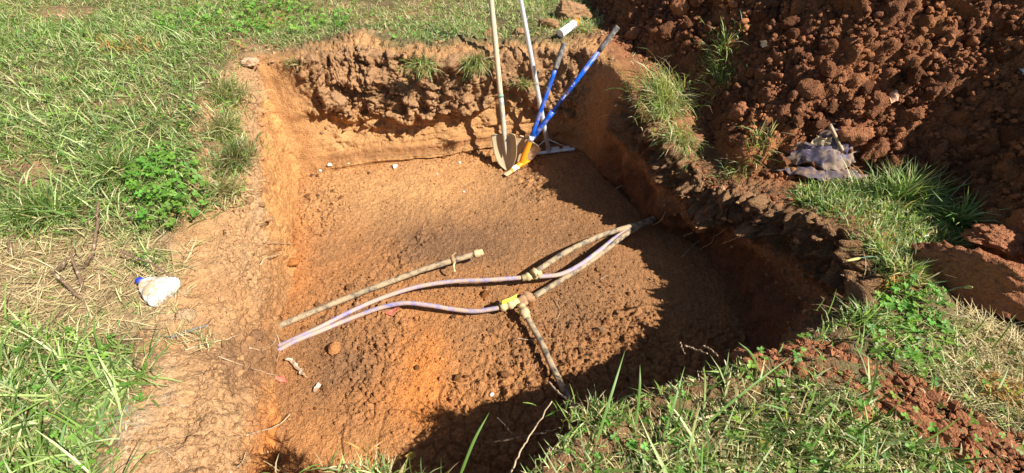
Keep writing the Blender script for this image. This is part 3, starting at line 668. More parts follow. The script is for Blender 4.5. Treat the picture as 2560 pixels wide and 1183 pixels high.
# distinct tufts
def tuft(name, c, rx, ry, n, L, label, az=None, azs=1.2, dry=.25, lean=.6, curl=(.3, 1.6), Wd=(.004, .007), dark=1.):
    c = np.asarray(c, float); a = rng.uniform(0, 6.28, n); r = np.minimum(np.abs(rng.normal(0, .62, n)), 1.5)*(.75+.35*np.sin(a*3+c[0]*9)*np.sin(a*5+c[1]*7)); x = c[0]+rx*r*np.cos(a); y = c[1]+ry*r*np.sin(a)
    z = np.maximum(surf(x, y), -.25)-.01; z = np.where(inpoly(x, y, RIM2), c[2], z)
    az = rng.uniform(0, 6.28, n) if az is None else rng.normal(az, azs, n)
    o = blades(name, x, y, z, L[0]+(L[1]*1.15-L[0])*rng.random(n)**1.6, rng.uniform(Wd[0]*.7, Wd[1], n), az, np.abs(rng.normal(lean, .45, n)), rng.uniform(*curl, n), gc(n, dry, dark), M_grass, kind=None)
    rebase(o, c); return tag(o, label, 'grass tuft')
tuft('grass_tuft', at(1660,262,-.0), .20, .30, 1800, (.06, .24), 'large grass tuft drooping over the right side of the pit', az=3.7, azs=1.1, dry=.45, curl=(.2, 2.2))
tuft('grass_tuft', at(1700,345,-.05), .14, .12, 700, (.08, .2), 'lower pale fringe of grass hanging below the large drooping tuft', az=4.0, azs=.8, dry=.5, curl=(1., 2.2))
tuft('grass_tuft', at(1455,90,.05), .13, .12, 420, (.06, .14), 'dry green tuft beside the spray can on the far rim', dry=.55)
tuft('grass_tuft', at(1850,440,-.15), .20, .07, 420, (.05, .14), 'thin grass clump on the rim left of the plastic sheet', dry=.5)
tuft('grass_tuft', at(2250,500,0), .17, .11, 800, (.12, .24), 'bright long-bladed grass clump right of the plastic sheet', dry=.08, az=.6, azs=1.4)
tuft('grass_tuft', at(2385,560,0), .07, .05, 160, (.12, .24), 'sparse broad green blades beside the big clods at right', dry=.02, Wd=(.006, .010), lean=.5)
tuft('grass_tuft', at(590,395,.02), .12, .16, 900, (.07, .16), 'dark grey-green tuft overhanging the left edge of the pit', az=-.6, azs=1., dry=.55, dark=.8)
tuft('grass_tuft', at(570,250,.03), .16, .16, 700, (.08, .18), 'yellowish tuft at the left edge near the far corner', az=-.3, azs=1., dry=.55)
tuft('grass_tuft', at(1190,165,.07), .10, .06, 420, (.1, .2), 'tuft hanging down the far wall left of the wooden shovel handle', az=-1.6, azs=.6, dry=.35, curl=(1.2, 2.2), dark=.9)
tuft('grass_tuft', at(1055,170,.07), .14, .05, 420, (.07, .17), 'tuft drooping over the middle of the far wall', az=-1.4, azs=.8, dry=.4, curl=(1., 2.1))
tuft('grass_tuft', at(560,330,.02), .14, .16, 700, (.06, .15), 'pale matted tuft spilling over the left edge beside the orange wall', az=-.2, azs=1., dry=.6)
tuft('grass_tuft', at(560,470,.0), .12, .08, 420, (.06, .14), 'dry matted tuft above the clover on the left edge', az=-.4, azs=1., dry=.75)
tuft('grass_tuft', at(740,160,.07), .12, .05, 160, (.05, .11), 'short dry tuft over the far wall near its left corner', az=-1.5, azs=.8, dry=.85)
tuft('grass_tuft', at(1310,215,.07), .14, .05, 160, (.05, .1), 'short tuft on the far wall between the two long handles', az=-1.5, azs=.8, dry=.6)
tuft('grass_tuft', at(120,540,-.02), .26, .12, 600, (.12, .26), 'thick tuft of long green blades at the left edge of the photo', dry=.12, az=-.5, azs=1.3, Wd=(.005, .009))
tuft('grass_tuft', at(300,440,-.02), .16, .12, 420, (.12, .24), 'arching green tuft behind the clover patch', dry=.2, az=-.4, azs=1.2, Wd=(.005, .009))
tuft('grass_tuft', at(385,655,-.1), .09, .05, 90, (.06, .14), 'few green blades behind the white bottle', dry=.2, lean=1.2)
tuft('grass_tuft', at(930,1200,0), .24, .04, 330, (.05, .11), 'mixed green and yellow blades at the bottom edge of the pit', dry=.45, lean=.5)
tuft('grass_tuft', at(2150,810,0), .16, .1, 260, (.06, .13), 'fresh green clump at the near right corner of the pit', dry=.08)
tuft('grass_tuft', at(2190,640,0), .10, .12, 500, (.05, .13), 'short grass overhanging the right corner of the pit below the foxtail', dry=.35, az=3.4, azs=1.2)
tuft('grass_tuft', at(2245,700,0), .14, .10, 500, (.05, .13), 'grass with orange paint flecks left of the biggest boulder', dry=.4)
tuft('grass_tuft', at(1500,1045,0), .18, .06, 420, (.04, .09), 'dense near-rim tuft beside the front black pipe', dry=.3)
# tall single blades on the near bank
for (px, py), (tx, ty), lab in [((1490,1110),(1563,875),'tall green blade left of the middle of the near bank'), ((1590,1060),(1600,910),'short upright blade beside the tallest blade of the near bank'), ((1650,1120),(1712,915),'leaning green blade at the middle of the near bank'), ((1740,1080),(1980,890),'long blade leaning right on the near bank'), ((1150,1190),(1224,1030),'bright blade standing over the shadowed floor'), ((2010,1150),(2090,1010),'dark blade standing at the lower right'), ((1900,940),(1845,855),'blade bending over the rim by the red soil')]:
    b0_ = at(px, py, 0); t0 = at(tx, ty, .14); t0 = b0_+(t0-b0_)*1.
    q = np.array([b0_, b0_*.5+t0*.5+[0, 0, .03], t0]); q = crom(q, 9); s = np.cross((t0-b0_)/np.linalg.norm(t0-b0_), [0, -.7, .7]); s /= np.linalg.norm(s)
    wd = .0045*np.array([.8, 1, 1, 1, .95, .8, .6, .35, .02])[:, None]; V = np.vstack([q-s*wd, q+s*wd, q+np.cross(s, [0, 0, 1])*.002]); F_ = [(i, i+1, i+10+18-9-1+0, i+18) for i in range(0)]
    F_ = [(i, i+1, i+19, i+18) for i in range(8)]+[(i+18, i+19, i+10, i+9) for i in range(8)]
    o = mesh_np('grass_blade', V, np.array(F_), M_grass, col=np.tile([.14,.25,.05], (27, 1))); rebase(o, b0_); o.name = 'tall_grass_blade'; tag(o, lab, 'grass')

# clover: three heart-shaped leaflets on a stalk
def clover(name, pts, hgt, size, label, cat='clover', kind=None, colr=(.14,.30,.045)):
    n = len(pts); base = []; k = 7
    out2 = np.array([(0,0),(.38,.34),(.46,.75),(.24,1.0),(0,.86),(-.24,1.0),(-.46,.75),(-.38,.34)])
    vs = []; fs = []; cs = []; o = 0
    for p in pts:
        h = rng.uniform(*hgt); s = rng.uniform(*size); tilt = rng.normal(0, .35, 2); a0_ = rng.uniform(0, 6.28); top = np.array([p[0]+rng.normal(0, .01), p[1]+rng.normal(0, .01), p[2]+h])
        cj = np.array(colr)*rng.uniform(.7, 1.5)*np.array([rng.uniform(.8, 1.3), 1, 1])
        for j in range(3):
            a = a0_+j*2.094; ca, sa = math.cos(a), math.sin(a); fold = rng.uniform(.0, .35)
            lx = out2[:, 0]*s; ly = out2[:, 1]*s; lz = np.abs(out2[:, 0])*s*fold+ly*rng.uniform(-.2, .3)
            X_ = lx*ca-ly*sa; Y_ = lx*sa+ly*ca; Z_ = lz+X_*tilt[0]+Y_*tilt[1]
            vs.append(np.stack([X_, Y_, Z_], 1)+top); fs += [[o, o+1, o+2, o+3], [o, o+3, o+4, o+4], [o, o+4, o+5, o+5], [o, o+5, o+6, o+7]]; cs.append(np.tile(cj, (8, 1))); o += 8
        wv = .0012; vs.append(np.array([[p[0]-wv, p[1], p[2]], [p[0]+wv, p[1], p[2]], [top[0]+wv, top[1], top[2]], [top[0]-wv, top[1], top[2]]])); fs.append([o, o+1, o+2, o+3]); cs.append(np.tile(cj*1.1, (4, 1))); o += 4
    Fm = [tuple(dict.fromkeys(f)) for f in fs]; sizes = np.array([len(f) for f in Fm], np.int32); Fl = np.array([q for f in Fm for q in f])
    ob = mesh_np(name, np.vstack(vs), Fl, M_leaf, None, np.clip(np.vstack(cs), 0, .8), False, sizes)
    return tag(ob, label, cat if not kind else None, kind=kind)
def pts_in(poly, n, z=0.):
    x, y = rand_poly(poly, n, z); k = outside(x, y) & (heap_d(x, y) < .05); x, y = x[k], y[k]; return np.stack([x, y, surf(x, y)], 1)
p = pts_in([(340,440),(420,400),(500,420),(540,500),(500,560),(400,580),(340,570)], 170, -.03)
clover('clover_plant', p, (.04, .11), (.014, .024), 'lush clover clump on the left edge above the bench', kind='stuff')
p = pts_in([(2130,760),(2250,700),(2330,740),(2370,860),(2300,940),(2150,900)], 260)
clover('clover_plant', p, (.01, .035), (.010, .019), 'clover patch at the near right corner of the pit', kind='stuff')
p = np.vstack([pts_in(UP, 1500), pts_in(LB, 260), pts_in(NB, 420)]); clover('scattered_clover', p, (.015, .06), (.009, .017), 'clover leaves scattered through the lawn', kind='stuff')
p = pts_in([(400,60),(640,20),(900,60),(860,110),(640,120),(420,110)], 420); clover('clover_plant', p, (.03, .07), (.014, .024), 'broad patch of clover in the lawn at the top left of the pit', kind='stuff')
print('plants', time.time()-T0)
# ------------------------------------------------------------------ placing by ray onto the built terrain
from mathutils.bvhtree import BVHTree
def _bvh():
    vs = []; fs = []; o = 0
    for nm in ('pit_floor', 'pit_wall', 'ground', 'spoil_heap'):
        me = bpy.data.objects[nm].data; v = np.empty(len(me.vertices)*3, np.float32); me.vertices.foreach_get('co', v); f = np.empty(len(me.loops), np.int32); me.loops.foreach_get('vertex_index', f)
        vs.append(v.reshape(-1, 3)); fs.append(f.reshape(-1, 4)+o); o += len(v)//3
    return BVHTree.FromPolygons(np.vstack(vs).tolist(), np.vstack(fs).tolist())
BV = _bvh(); print('bvh', time.time()-T0)
def hit(px, py):
    u = px-1280.; v = py-591.5; d = Vector((u, FPX*SQ-v*SQ, -(FPX*SQ+v*SQ))).normalized()
    l, n, i, dist = BV.ray_cast(Vector((0, 0, CH)), d)
    if l is None: return at(px, py, 0), np.array([0, 0, 1.])
    if n.dot(d) > 0: n = -n
    return np.array(l), np.array(n)
def drop(x, y):
    l, n, i, dist = BV.ray_cast(Vector((x, y, 3)), Vector((0, 0, -1))); return l.z if l else 0.

MUD = (.42, .28, .15)
M_wood = plain('weathered_wood', (.50, .40, .27), .7, dscale=8, stretch=(6, 6, .6), bump=.15)
M_alu = plain('dull_aluminium', (.74, .74, .74), .42, .55, dirt=(.6, .52, .4), dirt_amt=.25, dscale=14)
M_steel = plain('muddy_steel', (.34, .32, .28), .5, .5, dirt=(.50, .38, .22), dirt_amt=.78, dscale=14)
M_sock = plain('worn_socket', (.40, .40, .37), .5, .5, dirt=(.46, .38, .26), dirt_amt=.5, dscale=18)
M_green = plain('green_collar', (.16, .30, .24), .5)
M_blue = plain('blue_fibreglass', (.006, .10, .58), .35, dirt=(.34, .27, .22), dirt_amt=.28, dscale=16, soft=.10, spec=.5, bump=.05)
M_print = plain('pale_print', (.6, .62, .66), .5, dirt=(.006, .10, .62), dirt_amt=.5, dscale=70)
M_grip = plain('grey_rubber_grip', (.13, .12, .115), .85, dirt=(.34, .30, .26), dirt_amt=.45, dscale=30)
M_orange = plain('orange_paint', (.90, .30, .012), .4, dirt=(.50, .30, .12), dirt_amt=.2, dscale=25)
M_white = plain('white_plastic', (.74, .74, .73), .4, dirt=(.5, .36, .22), dirt_amt=.30, dscale=16, bump=.1)
M_wlab = plain('white_label', (.75, .74, .72), .5, dirt=(.30, .17, .10), dirt_amt=.42, dscale=16)
M_capo = plain('orange_plastic', (.95, .20, .02), .4)
M_capb = plain('blue_plastic', (.02, .05, .45), .4)
M_bpipe = plain('blue_pipe_muddy', (.19, .19, .42), .5, dirt=(.44, .32, .24), dirt_amt=.64, dscale=20, bump=.5, soft=.11)
M_kpipe = plain('black_pipe_muddy', (.03, .03, .035), .55, dirt=(.37, .27, .16), dirt_amt=.62, dscale=22, bump=.7, soft=.10)
M_fit = plain('tan_fitting', (.50, .40, .20), .6, dirt=(.42, .27, .14), dirt_amt=.4, dscale=60)
M_mudf = plain('mud_caked_fitting', (.30, .20, .12), .8, dirt=(.36, .20, .10), dirt_amt=.7, dscale=60, bump=.6)
M_yel = plain('yellow_tag', (.80, .72, .06), .5, dirt=(.5, .4, .12), dirt_amt=.25, dscale=60)
M_root = plain('root_bark', (.46, .34, .21), .9, dirt=(.30, .18, .10), dirt_amt=.35, dscale=40)
M_dead = plain('dead_stem', (.14, .085, .05), .85, dirt=(.40, .30, .20), dirt_amt=.3, dscale=30)
M_film = plain('dirty_purple_film', (.10, .08, .12), .5, dirt=(.28, .20, .15), dirt_amt=.5, dscale=12, bump=.4, trans=.1, spec=.2)
M_rag = plain('dirty_white_film', (.62, .53, .42), .6, dirt=(.42, .25, .14), dirt_amt=.45, dscale=25, trans=.15)
M_rag2 = plain('muddy_film_edge', (.11, .085, .10), .7, dirt=(.24, .15, .10), dirt_amt=.5, dscale=20, spec=.2)
M_red = plain('faded_red_plastic', (.55, .13, .09), .6, dirt=(.45, .25, .14), dirt_amt=.35, dscale=50)
M_stone = plain('pale_stone', (.66, .62, .56), .8, dirt=(.45, .3, .18), dirt_amt=.3, dscale=40, bump=.5)
M_tanrock = plain('tan_rock', (.47, .31, .19), .9, dirt=(.35, .2, .11), dirt_amt=.4, dscale=20, bump=.6)

def frame(a, b, face):
    """axis a->b, side and normal facing roughly `face`"""
    A = (b-a)/np.linalg.norm(b-a); f = np.asarray(face, float); N = f-A*np.dot(f, A); N /= np.linalg.norm(N); return A, np.cross(A, N), N
def solid(o, th):
    m = o.modifiers.new('thickness', 'SOLIDIFY'); m.thickness = th; m.offset = 0; return o

hx = hit(1815, 115)[0]; tuft('grass_tuft', hx, .09, .24, 700, (.06, .17), 'narrow grass tuft growing high on the spoil heap', dry=.3)
# ---- shovels
def shovel(tip, top, length, face, blade_m, sock_m, handle_m, label, grip=None, sock_len=.30, rad=.0185, bw=.112, bl=.30):
    tip = np.asarray(tip); A, S, N = frame(tip, np.asarray(top), face)
    root = empty('shovel', tip, label, 'shovel')
    prof = [(0, .02), (.05, .25), (.12, .45), (.22, .66), (.36, .84), (.52, .95), (.7, 1.), (.9, 1.0), (1., .97)]
    nu, nv = 26, 21; V = []
    for i in range(nu):
        t = i/(nu-1); w_ = np.interp(t, [p[0] for p in prof], [p[1] for p in prof])*bw
        for j in range(nv):
            s = (j/(nv-1)-.5)*2; d = .045*abs(s)**2.2*w_/bw*(1-.2*t)
            rid = -.018*math.exp(-(s/.16)**2)*ss(.25, .8, np.array(t))+.006*math.exp(-(abs(s)-.33)**2/.01)*float(ss(.2, .6, np.array(t)))
            dish = .02*math.sin(t*2.6)*-1
            topc = .004*(t > .97)
            V.append(tip+A*(t*bl)+S*(s*w_)+N*(d-rid*1.0+dish-topc))
    F = [(i*nv+j, i*nv+j+1, (i+1)*nv+j+1, (i+1)*nv+j) for i in range(nu-1) for j in range(nv-1)]
    bl_o = under(mesh_py('blade', V, F, blade_m), root); solid(bl_o, .004)
    for sg in (-1, 1):      # rolled foot step
        a = tip+A*bl+S*sg*bw*.28+N*.0; c = tip+A*(bl-.002)+S*sg*bw*.96+N*.03
        under(tube('foot_step', [a, (a+c)/2-N*.012, c], .006, blade_m, 8), root)
    s0 = tip+A*(bl*.55)+N*.0; 
    pts = [tip+A*(bl*.45)+N*.005, tip+A*(bl*.8)+N*.002, tip+A*(bl+.02)-N*.0, tip+A*(bl+.12)-N*.004, tip+A*(bl+sock_len)]
    under(tube('socket', crom(pts, 14), np.interp(np.linspace(0, 1, 14), [0, .25, .5, .8, 1], [.003, .014, .021, .020, .021]), sock_m, 14), root)
    e = tip+A*length
    if grip:
        under(tube('handle', [tip+A*(bl+sock_len-.02), e-A*grip], rad, handle_m, 16), root)
        under(tube('grip', crom([e-A*grip, e-A*grip*.5, e-A*.02, e], 12), np.r_[np.full(11, rad*1.22), rad*.9], M_grip, 16), root)
    else:
        under(tube('handle', crom([tip+A*(bl+sock_len-.02), tip+A*(length*.6), e], 12), [rad*1.08]*8+[rad, rad*.96, rad*.93, rad*.7], handle_m, 16), root)
        under(tube('collar', [tip+A*(bl+sock_len-.012), tip+A*(bl+sock_len+.004)], rad*1.28, M_green, 16), root)
    return root, A, S, N
f0 = np.array([-.033, 3.07, drop(-.033, 3.07)-.005])
sh1, *_ = shovel(f0, atY(1239, 112, 3.47), 1.52, (-.55, -1, .35), M_steel, M_sock, M_wood, 'long wooden-handled digging shovel with a muddy pale blade', rad=.019)
t2 = atY(1283, 408, 3.19); t2[2] = drop(t2[0], t2[1])-.005
e2 = atY(1545, 66, 3.36)
L2 = float(np.linalg.norm(e2-t2))
sh2, A2, S2, N2 = shovel(t2, e2, L2, (.25, -1, .5), M_steel, M_blue, M_blue, 'blue-handled shovel leaning right, blade hidden behind the wooden one', grip=.20, rad=.0165, bw=.11, bl=.25)
for k, (q, ln) in enumerate([(.53, .05), (.62, .045)]):
    p = t2+A2*(L2*q); v_ = np.array([0, 0, CH])-p; v_ /= np.linalg.norm(v_); v_ -= A2*np.dot(v_, A2); v_ /= np.linalg.norm(v_); B = np.cross(A2, v_)
    r_ = .0172; V = []
    for i in range(2):
        for j in range(6): a = (j/5-.5)*.9; V.append(p+A2*ln*(i-.5)+(v_*math.cos(a)+B*math.sin(a))*r_)
    under(mesh_py('printed_label', V, [(j, j+1, j+7, j+6) for j in range(5)], M_print), sh2)
# ---- rake
rb = atY(1372, 378, 3.33); rb[2] = max(rb[2], drop(rb[0], rb[1])+.012)
rt = atY(1325, 125, 3.50); A = (rt-rb)/np.linalg.norm(rt-rb); root = empty('landscape_rake', rb, 'aluminium landscape rake with a wide triangular-braced head in the far corner', 'rake')
B = np.array([.985, .12, .06]); B /= np.linalg.norm(B); Nn = np.cross(A, B); Nn /= np.linalg.norm(Nn); Bp = B
def oct_(a, b, r0, r1, m, nm): return under(tube(nm, crom([a, (a+b)/2, b], 8), np.linspace(r0, r1, 8), m, 12), root)
oct_(rb-A*.005, rb+A*1.62, .0195, .0165, M_alu, 'handle')
v, f = box_vf(rb+Bp*.01, Bp*.215, A*.008, Nn*.005); under(mesh_py('head_bar', v, f, M_alu, smooth=False), root)
v, f = box_vf(rb+Bp*.01-Nn*.014-A*.006, Bp*.212, A*.0025, Nn*.014); under(mesh_py('head_flange', v, f, M_alu, smooth=False), root)
tt_ = [box_vf(rb+Bp*q-A*.018-Nn*.004, Bp*.003, A*.014, Nn*.0022) for q in np.linspace(-.19, .21, 20)]
v, f = join_vf(tt_); tag(under(mesh_py('teeth', v, f, M_alu, smooth=False), root), kind='stuff')
for sg in (-1, 1): under(tube('brace', [rb+A*.115+Nn*0, rb+Bp*(sg*.16+.01)+A*.01], .0045, M_alu, 8), root)
v, f = box_vf(rb+Bp*.06+A*.02-Nn*.002, Bp*.035, A*.013, Nn*.002); under(mesh_py('bracket', v, f, M_alu, smooth=False), root)
v, f = box_vf(rb+Bp*.155+A*.018-Nn*.002, Bp*.03, A*.010, Nn*.002); under(mesh_py('bracket', v, f, M_alu, smooth=False), root)
# ---- mattock
mb = atY(1306, 408, 3.13); mb[2] = drop(mb[0], mb[1])+.03; me_ = atY(1411, 108, 3.36)
Lm = float(np.linalg.norm(me_-mb)); A = (me_-mb)/Lm; root = empty('mattock', mb, 'blue-handled mattock with an orange head and black grip, standing on its head', 'mattock')
k0 = atY(1326, 340, 3.13+.31*np.dot(A, [0, 1, 0])*1.0)
sp = crom([mb-A*.01, mb+A*.05+np.array([-.006, 0, 0]), mb+A*.13+np.array([-.004, 0, 0]), mb+A*.215], 16)
Vv, Ff = tube_arr(sp, np.interp(np.linspace(0, 1, 16), [0, .3, .6, 1], [.030, .027, .025, .020]), 14); under(mesh_py('head_socket', Vv, Ff, M_orange), root)
under(tube('collar', [mb+A*.20, mb+A*.245], .0215, M_white, 16), root)
under(tube('handle', crom([mb+A*.24, mb+A*.5, me_-A*.185], 10), np.linspace(.0175, .0165, 10), M_blue, 16), root)
under(tube('grip', crom([me_-A*.19, me_-A*.1, me_-A*.015, me_], 12), np.r_[np.full(11, .0205), .014], M_grip, 16), root)
tipm = at(1266, 436, mb[2]-.012); d_ = tipm-mb; d_ /= np.linalg.norm(d_); sd_ = np.cross(d_, [0, 0, 1]); sd_ /= np.linalg.norm(sd_); upv = np.cross(sd_, d_)
def slab(name, a, b, w0, w1, h0, h1, m, mid=.0):
    V = []
    for t in np.linspace(0, 1, 7):
        p = a*(1-t)+b*t+upv*mid*math.sin(t*3.14); w_ = w0*(1-t)+w1*t; h_ = h0*(1-t)+h1*t
        V += [p+sd_*w_*i+upv*h_*j for i, j in ((-1, -.6), (-.6, -1), (.6, -1), (1, -.6), (1, .6), (.6, 1), (-.6, 1), (-1, .6))]
    F = [(i*8+j, i*8+(j+1) % 8, i*8+8+(j+1) % 8, i*8+8+j) for i in range(6) for j in range(8)]+[tuple(range(7, -1, -1)), tuple(range(48, 56))]
    return under(mesh_py(name, V, F, m, smooth=False), root)
dist = float(np.linalg.norm(tipm-mb))
slab('pick_blade', mb-d_*.01, mb+d_*dist*.72, .023, .017, .020, .010, M_orange, .006)
slab('blade_sticker', mb+d_*dist*.30, mb+d_*dist*.62, .0205, .019, .0175, .0145, M_wlab, .007)
slab('blade_tip', mb+d_*dist*.71, mb+d_*dist*1.08, .016, .020, .010, .003, M_steel, 0)
slab('adze_blade', mb+d_*.01, mb-d_*.065, .022, .030, .019, .006, M_orange, .004)

# ---- spray can
ca = hit(1400, 96)[0]+[0, 0, .035]; cb = atY(1440, 56, ca[1]+.13); cb[2] = max(cb[2], ca[2]); A, S, N = frame(ca, ca+(cb-ca), (0, -.5, 1)); A = (cb-ca)/np.linalg.norm(cb-ca)
root = empty('spray_can', ca, 'white marking paint can with an orange cap lying on the far rim', 'spray can'); ln = .20
def lathe(name, o, A, prof, m, n=22, root=None, squash=1.):
    up = np.array([0, 0, 1.]); X_ = np.cross(A, up); X_ /= np.linalg.norm(X_); Y_ = np.cross(X_, A); V = []; k = len(prof)
    for t, r in prof:
        for j in range(n): a = j/n*6.28318; V.append(o+A*t+X_*r*math.cos(a)+Y_*r*math.sin(a)*squash)
    F = [(i*n+j, i*n+(j+1) % n, (i+1)*n+(j+1) % n, (i+1)*n+j) for i in range(k-1) for j in range(n)]+[tuple(range(n-1, -1, -1)), tuple(range((k-1)*n, k*n))]
    o_ = mesh_py(name, V, F, m); return under(o_, root) if root else o_
lathe('can_body', ca, A, [(0, .027), (.0, .033), (.004, .034), (.008, .0325), (.10, .0325), (.11, .0325)], M_white, root=root)
lathe('can_label', ca, A, [(.108, .0330), (.155, .0330), (.162, .031)], M_wlab, root=root)
lathe('can_shoulder', ca, A, [(.160, .032), (.166, .034), (.170, .030), (.180, .022)], M_alu, root=root)
lathe('cap', ca, A, [(.168, .0315), (.172, .033), (.205, .026), (.212, .022)], M_capo, root=root)

# ---- half buried bottle
p0 = at(338, 690, -.03); p1 = at(402, 722, -.06); A = (p1-p0)/np.linalg.norm(p1-p0); A[2] = -.10; A /= np.linalg.norm(A); p0[2] = drop(p0[0], p0[1])+.03
root = empty('plastic_bottle', p0, 'dirty white plastic bottle with a blue cap half buried in dry grass', 'bottle')
M_jug = plain('dirty_white_plastic', (.66, .66, .66), .5, dirt=(.42, .31, .2), dirt_amt=.42, dscale=14, bump=.6)
lathe('bottle_body', p0, A, [(.012, .018), (.02, .019), (.026, .026), (.034, .034), (.036, .033), (.06, .048), (.062, .0460), (.09, .062), (.12, .074), (.123, .071), (.145, .079), (.152, .080), (.157, .074)], M_jug, 36, root, .72)
lathe('bottle_cap', p0, A, [(-.008, .014), (-.006, .017), (.012, .0175), (.014, .016)], M_capb, 20, root)
for k, (px, py, r_, lab) in enumerate([(432, 745, .045, 'dry clod of earth over the buried right end of the white bottle'), (425, 690, .03, 'small crumbly clod at the upper right of the white bottle')]):
    V_, F_ = ico(4, 630+k); q = at(px, py, 0); q[2] = drop(q[0], q[1])+.008; o = mesh_np('clay_clod', V_*np.array([1.1, 1.2, .8])*r_, F_, M_clod, col=np.tile(c_pale, (len(V_), 1))); o.location = q; tag(o, lab, 'clod')

# ---- pipes
def ppath(pts, n=60, z0=FLOOR):
    P = np.array([at(x, y, z0+h) for x, y, h in pts]); return crom(P, n)
root = empty('black_pipe', at(1050, 690, FLOOR), 'capped black poly pipe lying farthest back across the pit floor', 'pipe')
pp = ppath([(640,842,-.02),(705,812,.02),(800,772,.035),(920,725,.06),(1050,677,.085),(1130,652,.10),(1192,634,.11)], 70)
under(tube('pipe', pp, .0185, M_kpipe, 16), root)
e = pp[-1]; A = pp[-1]-pp[-4]; A /= np.linalg.norm(A)
lathe('end_fitting', e-A*.02, A, [(0, .021), (.004, .026), (.03, .026), (.034, .021), (.042, .022), (.058, .021), (.062, .016)], M_fit, root=root)
c0 = pp[58]; A = pp[60]-pp[56]; A /= np.linalg.norm(A)
lathe('clamp', c0-A*.011, A, [(0, .0235), (.001, .027), (.022, .027), (.023, .0235)], M_mudf, root=root)
sdv = np.cross(A, [0, 0, 1.]); st = [c0+sdv*.024+[0, 0, -.004], c0+sdv*.034+[0, 0, .014], c0+sdv*.055-A*.01+[0, 0, .004], c0+sdv*.075-A*.012+[0, 0, -.03]]
def ribbon(name, path, wdir, w_, m, root=None, n=14, th=.0015):
    q = crom(path, n); wdir = np.asarray(wdir)/np.linalg.norm(wdir); V = np.vstack([q-wdir*w_, q+wdir*w_]); o_ = mesh_py(name, V, [(i, i+1, i+1+n, i+n) for i in range(n-1)], m); solid(o_, th)
    return under(o_, root) if root else o_
ribbon('strap', st, A, .007, M_fit, root)
ribbon('strap', [c0-sdv*.022, c0-sdv*.03+[0, 0, .008], c0-sdv*.045+A*.03+[0, 0, .015]], A, .005, M_fit, root)
# first line: blue pipe, fitting, blue pipe and black pipe to the right wall
root = empty('water_line', at(1320, 695, FLOOR), 'upper blue water pipe with a brass coupling joining pipes from the right wall', 'pipe')
under(tube('blue_pipe', ppath([(690,868,-.02),(742,845,.012),(800,818,.02),(870,782,.035),(950,747,.05),(1040,718,.075),(1130,704,.09),(1220,700,.10),(1308,694,.10)], 80), .0138, M_bpipe, 14), root)
under(tube('blue_pipe', ppath([(1345,692,.10),(1400,686,.10),(1450,662,.10),(1500,625,.10),(1545,590,.09),(1600,560,.08),(1660,535,.06)], 60), .0138, M_bpipe, 14), root)
under(tube('black_pipe', ppath([(1330,686,.11),(1380,652,.12),(1430,622,.12),(1500,590,.11),(1556,572,.10),(1610,556,.08),(1670,530,.06)], 60), .0178, M_kpipe, 14), root)
a = at(1304, 696, FLOOR+.10); b_ = at(1350, 684, FLOOR+.10); A = (b_-a)/np.linalg.norm(b_-a)
lathe('coupling', a, A, [(0, .017), (.003, .022), (.03, .022), (.033, .027), (.05, .027), (.053, .023), (.075, .023), (.08, .031), (.10, .031), (.104, .024), (.13, .022)], M_fit, root=root)
lathe('hose_clamp', at(1332, 686, FLOOR+.125), np.array([.75, .62, .1])/1., [(0, .022), (.002, .030), (.03, .031), (.032, .024)], M_fit, root=root)
lathe('clamp_screw', at(1340, 676, FLOOR+.13), np.array([.3, -.9, .2]), [(0, .008), (.002, .011), (.045, .011), (.05, .007)], M_fit, 10, root)
# second line: lower blue pipe, tagged valve, tee, black pipe to the front and to the right wall
root = empty('water_line', at(1290, 760, FLOOR), 'lower blue water pipe ending in a yellow-tagged valve and muddy tee', 'pipe')
under(tube('blue_pipe', ppath([(690,880,-.02),(738,853,.008),(800,828,.02),(880,795,.035),(950,770,.06),(1010,758,.08),(1070,763,.075),(1130,773,.06),(1190,778,.06),(1258,768,.075)], 80), .0138, M_bpipe, 14), root)
under(tube('front_black_pipe', ppath([(1312,782,.08),(1330,815,.075),(1350,850,.07),(1375,905,.07),(1400,955,.06),(1422,1000,.05),(1450,1055,.03)], 50), .0178, M_kpipe, 14), root)
under(tube('side_black_pipe', ppath([(1335,741,.05),(1400,702,.05),(1480,650,.07),(1530,612,.09),(1570,582,.09),(1610,562,.07),(1660,540,.05)], 60), .0180, M_kpipe, 14), root)
a = at(1250, 770, FLOOR+.075); b_ = at(1306, 750, FLOOR+.085); A = (b_-a)/np.linalg.norm(b_-a)
lathe('valve', a, A, [(0, .018), (.004, .027), (.03, .028), (.034, .023), (.05, .023), (.053, .030), (.075, .030), (.078, .024), (.12, .023)], M_fit, root=root)
ribbon('tag', [at(1254, 757, FLOOR+.115), at(1275, 749, FLOOR+.125), at(1292, 740, FLOOR+.12)], np.array([.25, .6, .75]), .013, M_yel, root)
V_, F_ = ico(4, 77)
def blobm(name, c, sc, m, root, seed=77, lev=3, col=None):
    V_, F_ = ico(lev, seed); return under(mesh_py(name, V_*np.asarray(sc)+c, F_, m), root)
blobm('mud_caked_tee', at(1305, 755, FLOOR+.075), (.038, .042, .036), M_mudf, root)
blobm('mud_lump', at(1322, 742, FLOOR+.05), (.05, .03, .03), M_mudf, root, 78)
a = at(1302, 762, FLOOR+.085); b_ = at(1318, 795, FLOOR+.08); A = (b_-a)/np.linalg.norm(b_-a)
lathe('tee_outlet', a, A, [(0, .022), (.02, .024), (.04, .024), (.043, .030), (.07, .030), (.073, .024), (.10, .022)], M_fit, root=root)

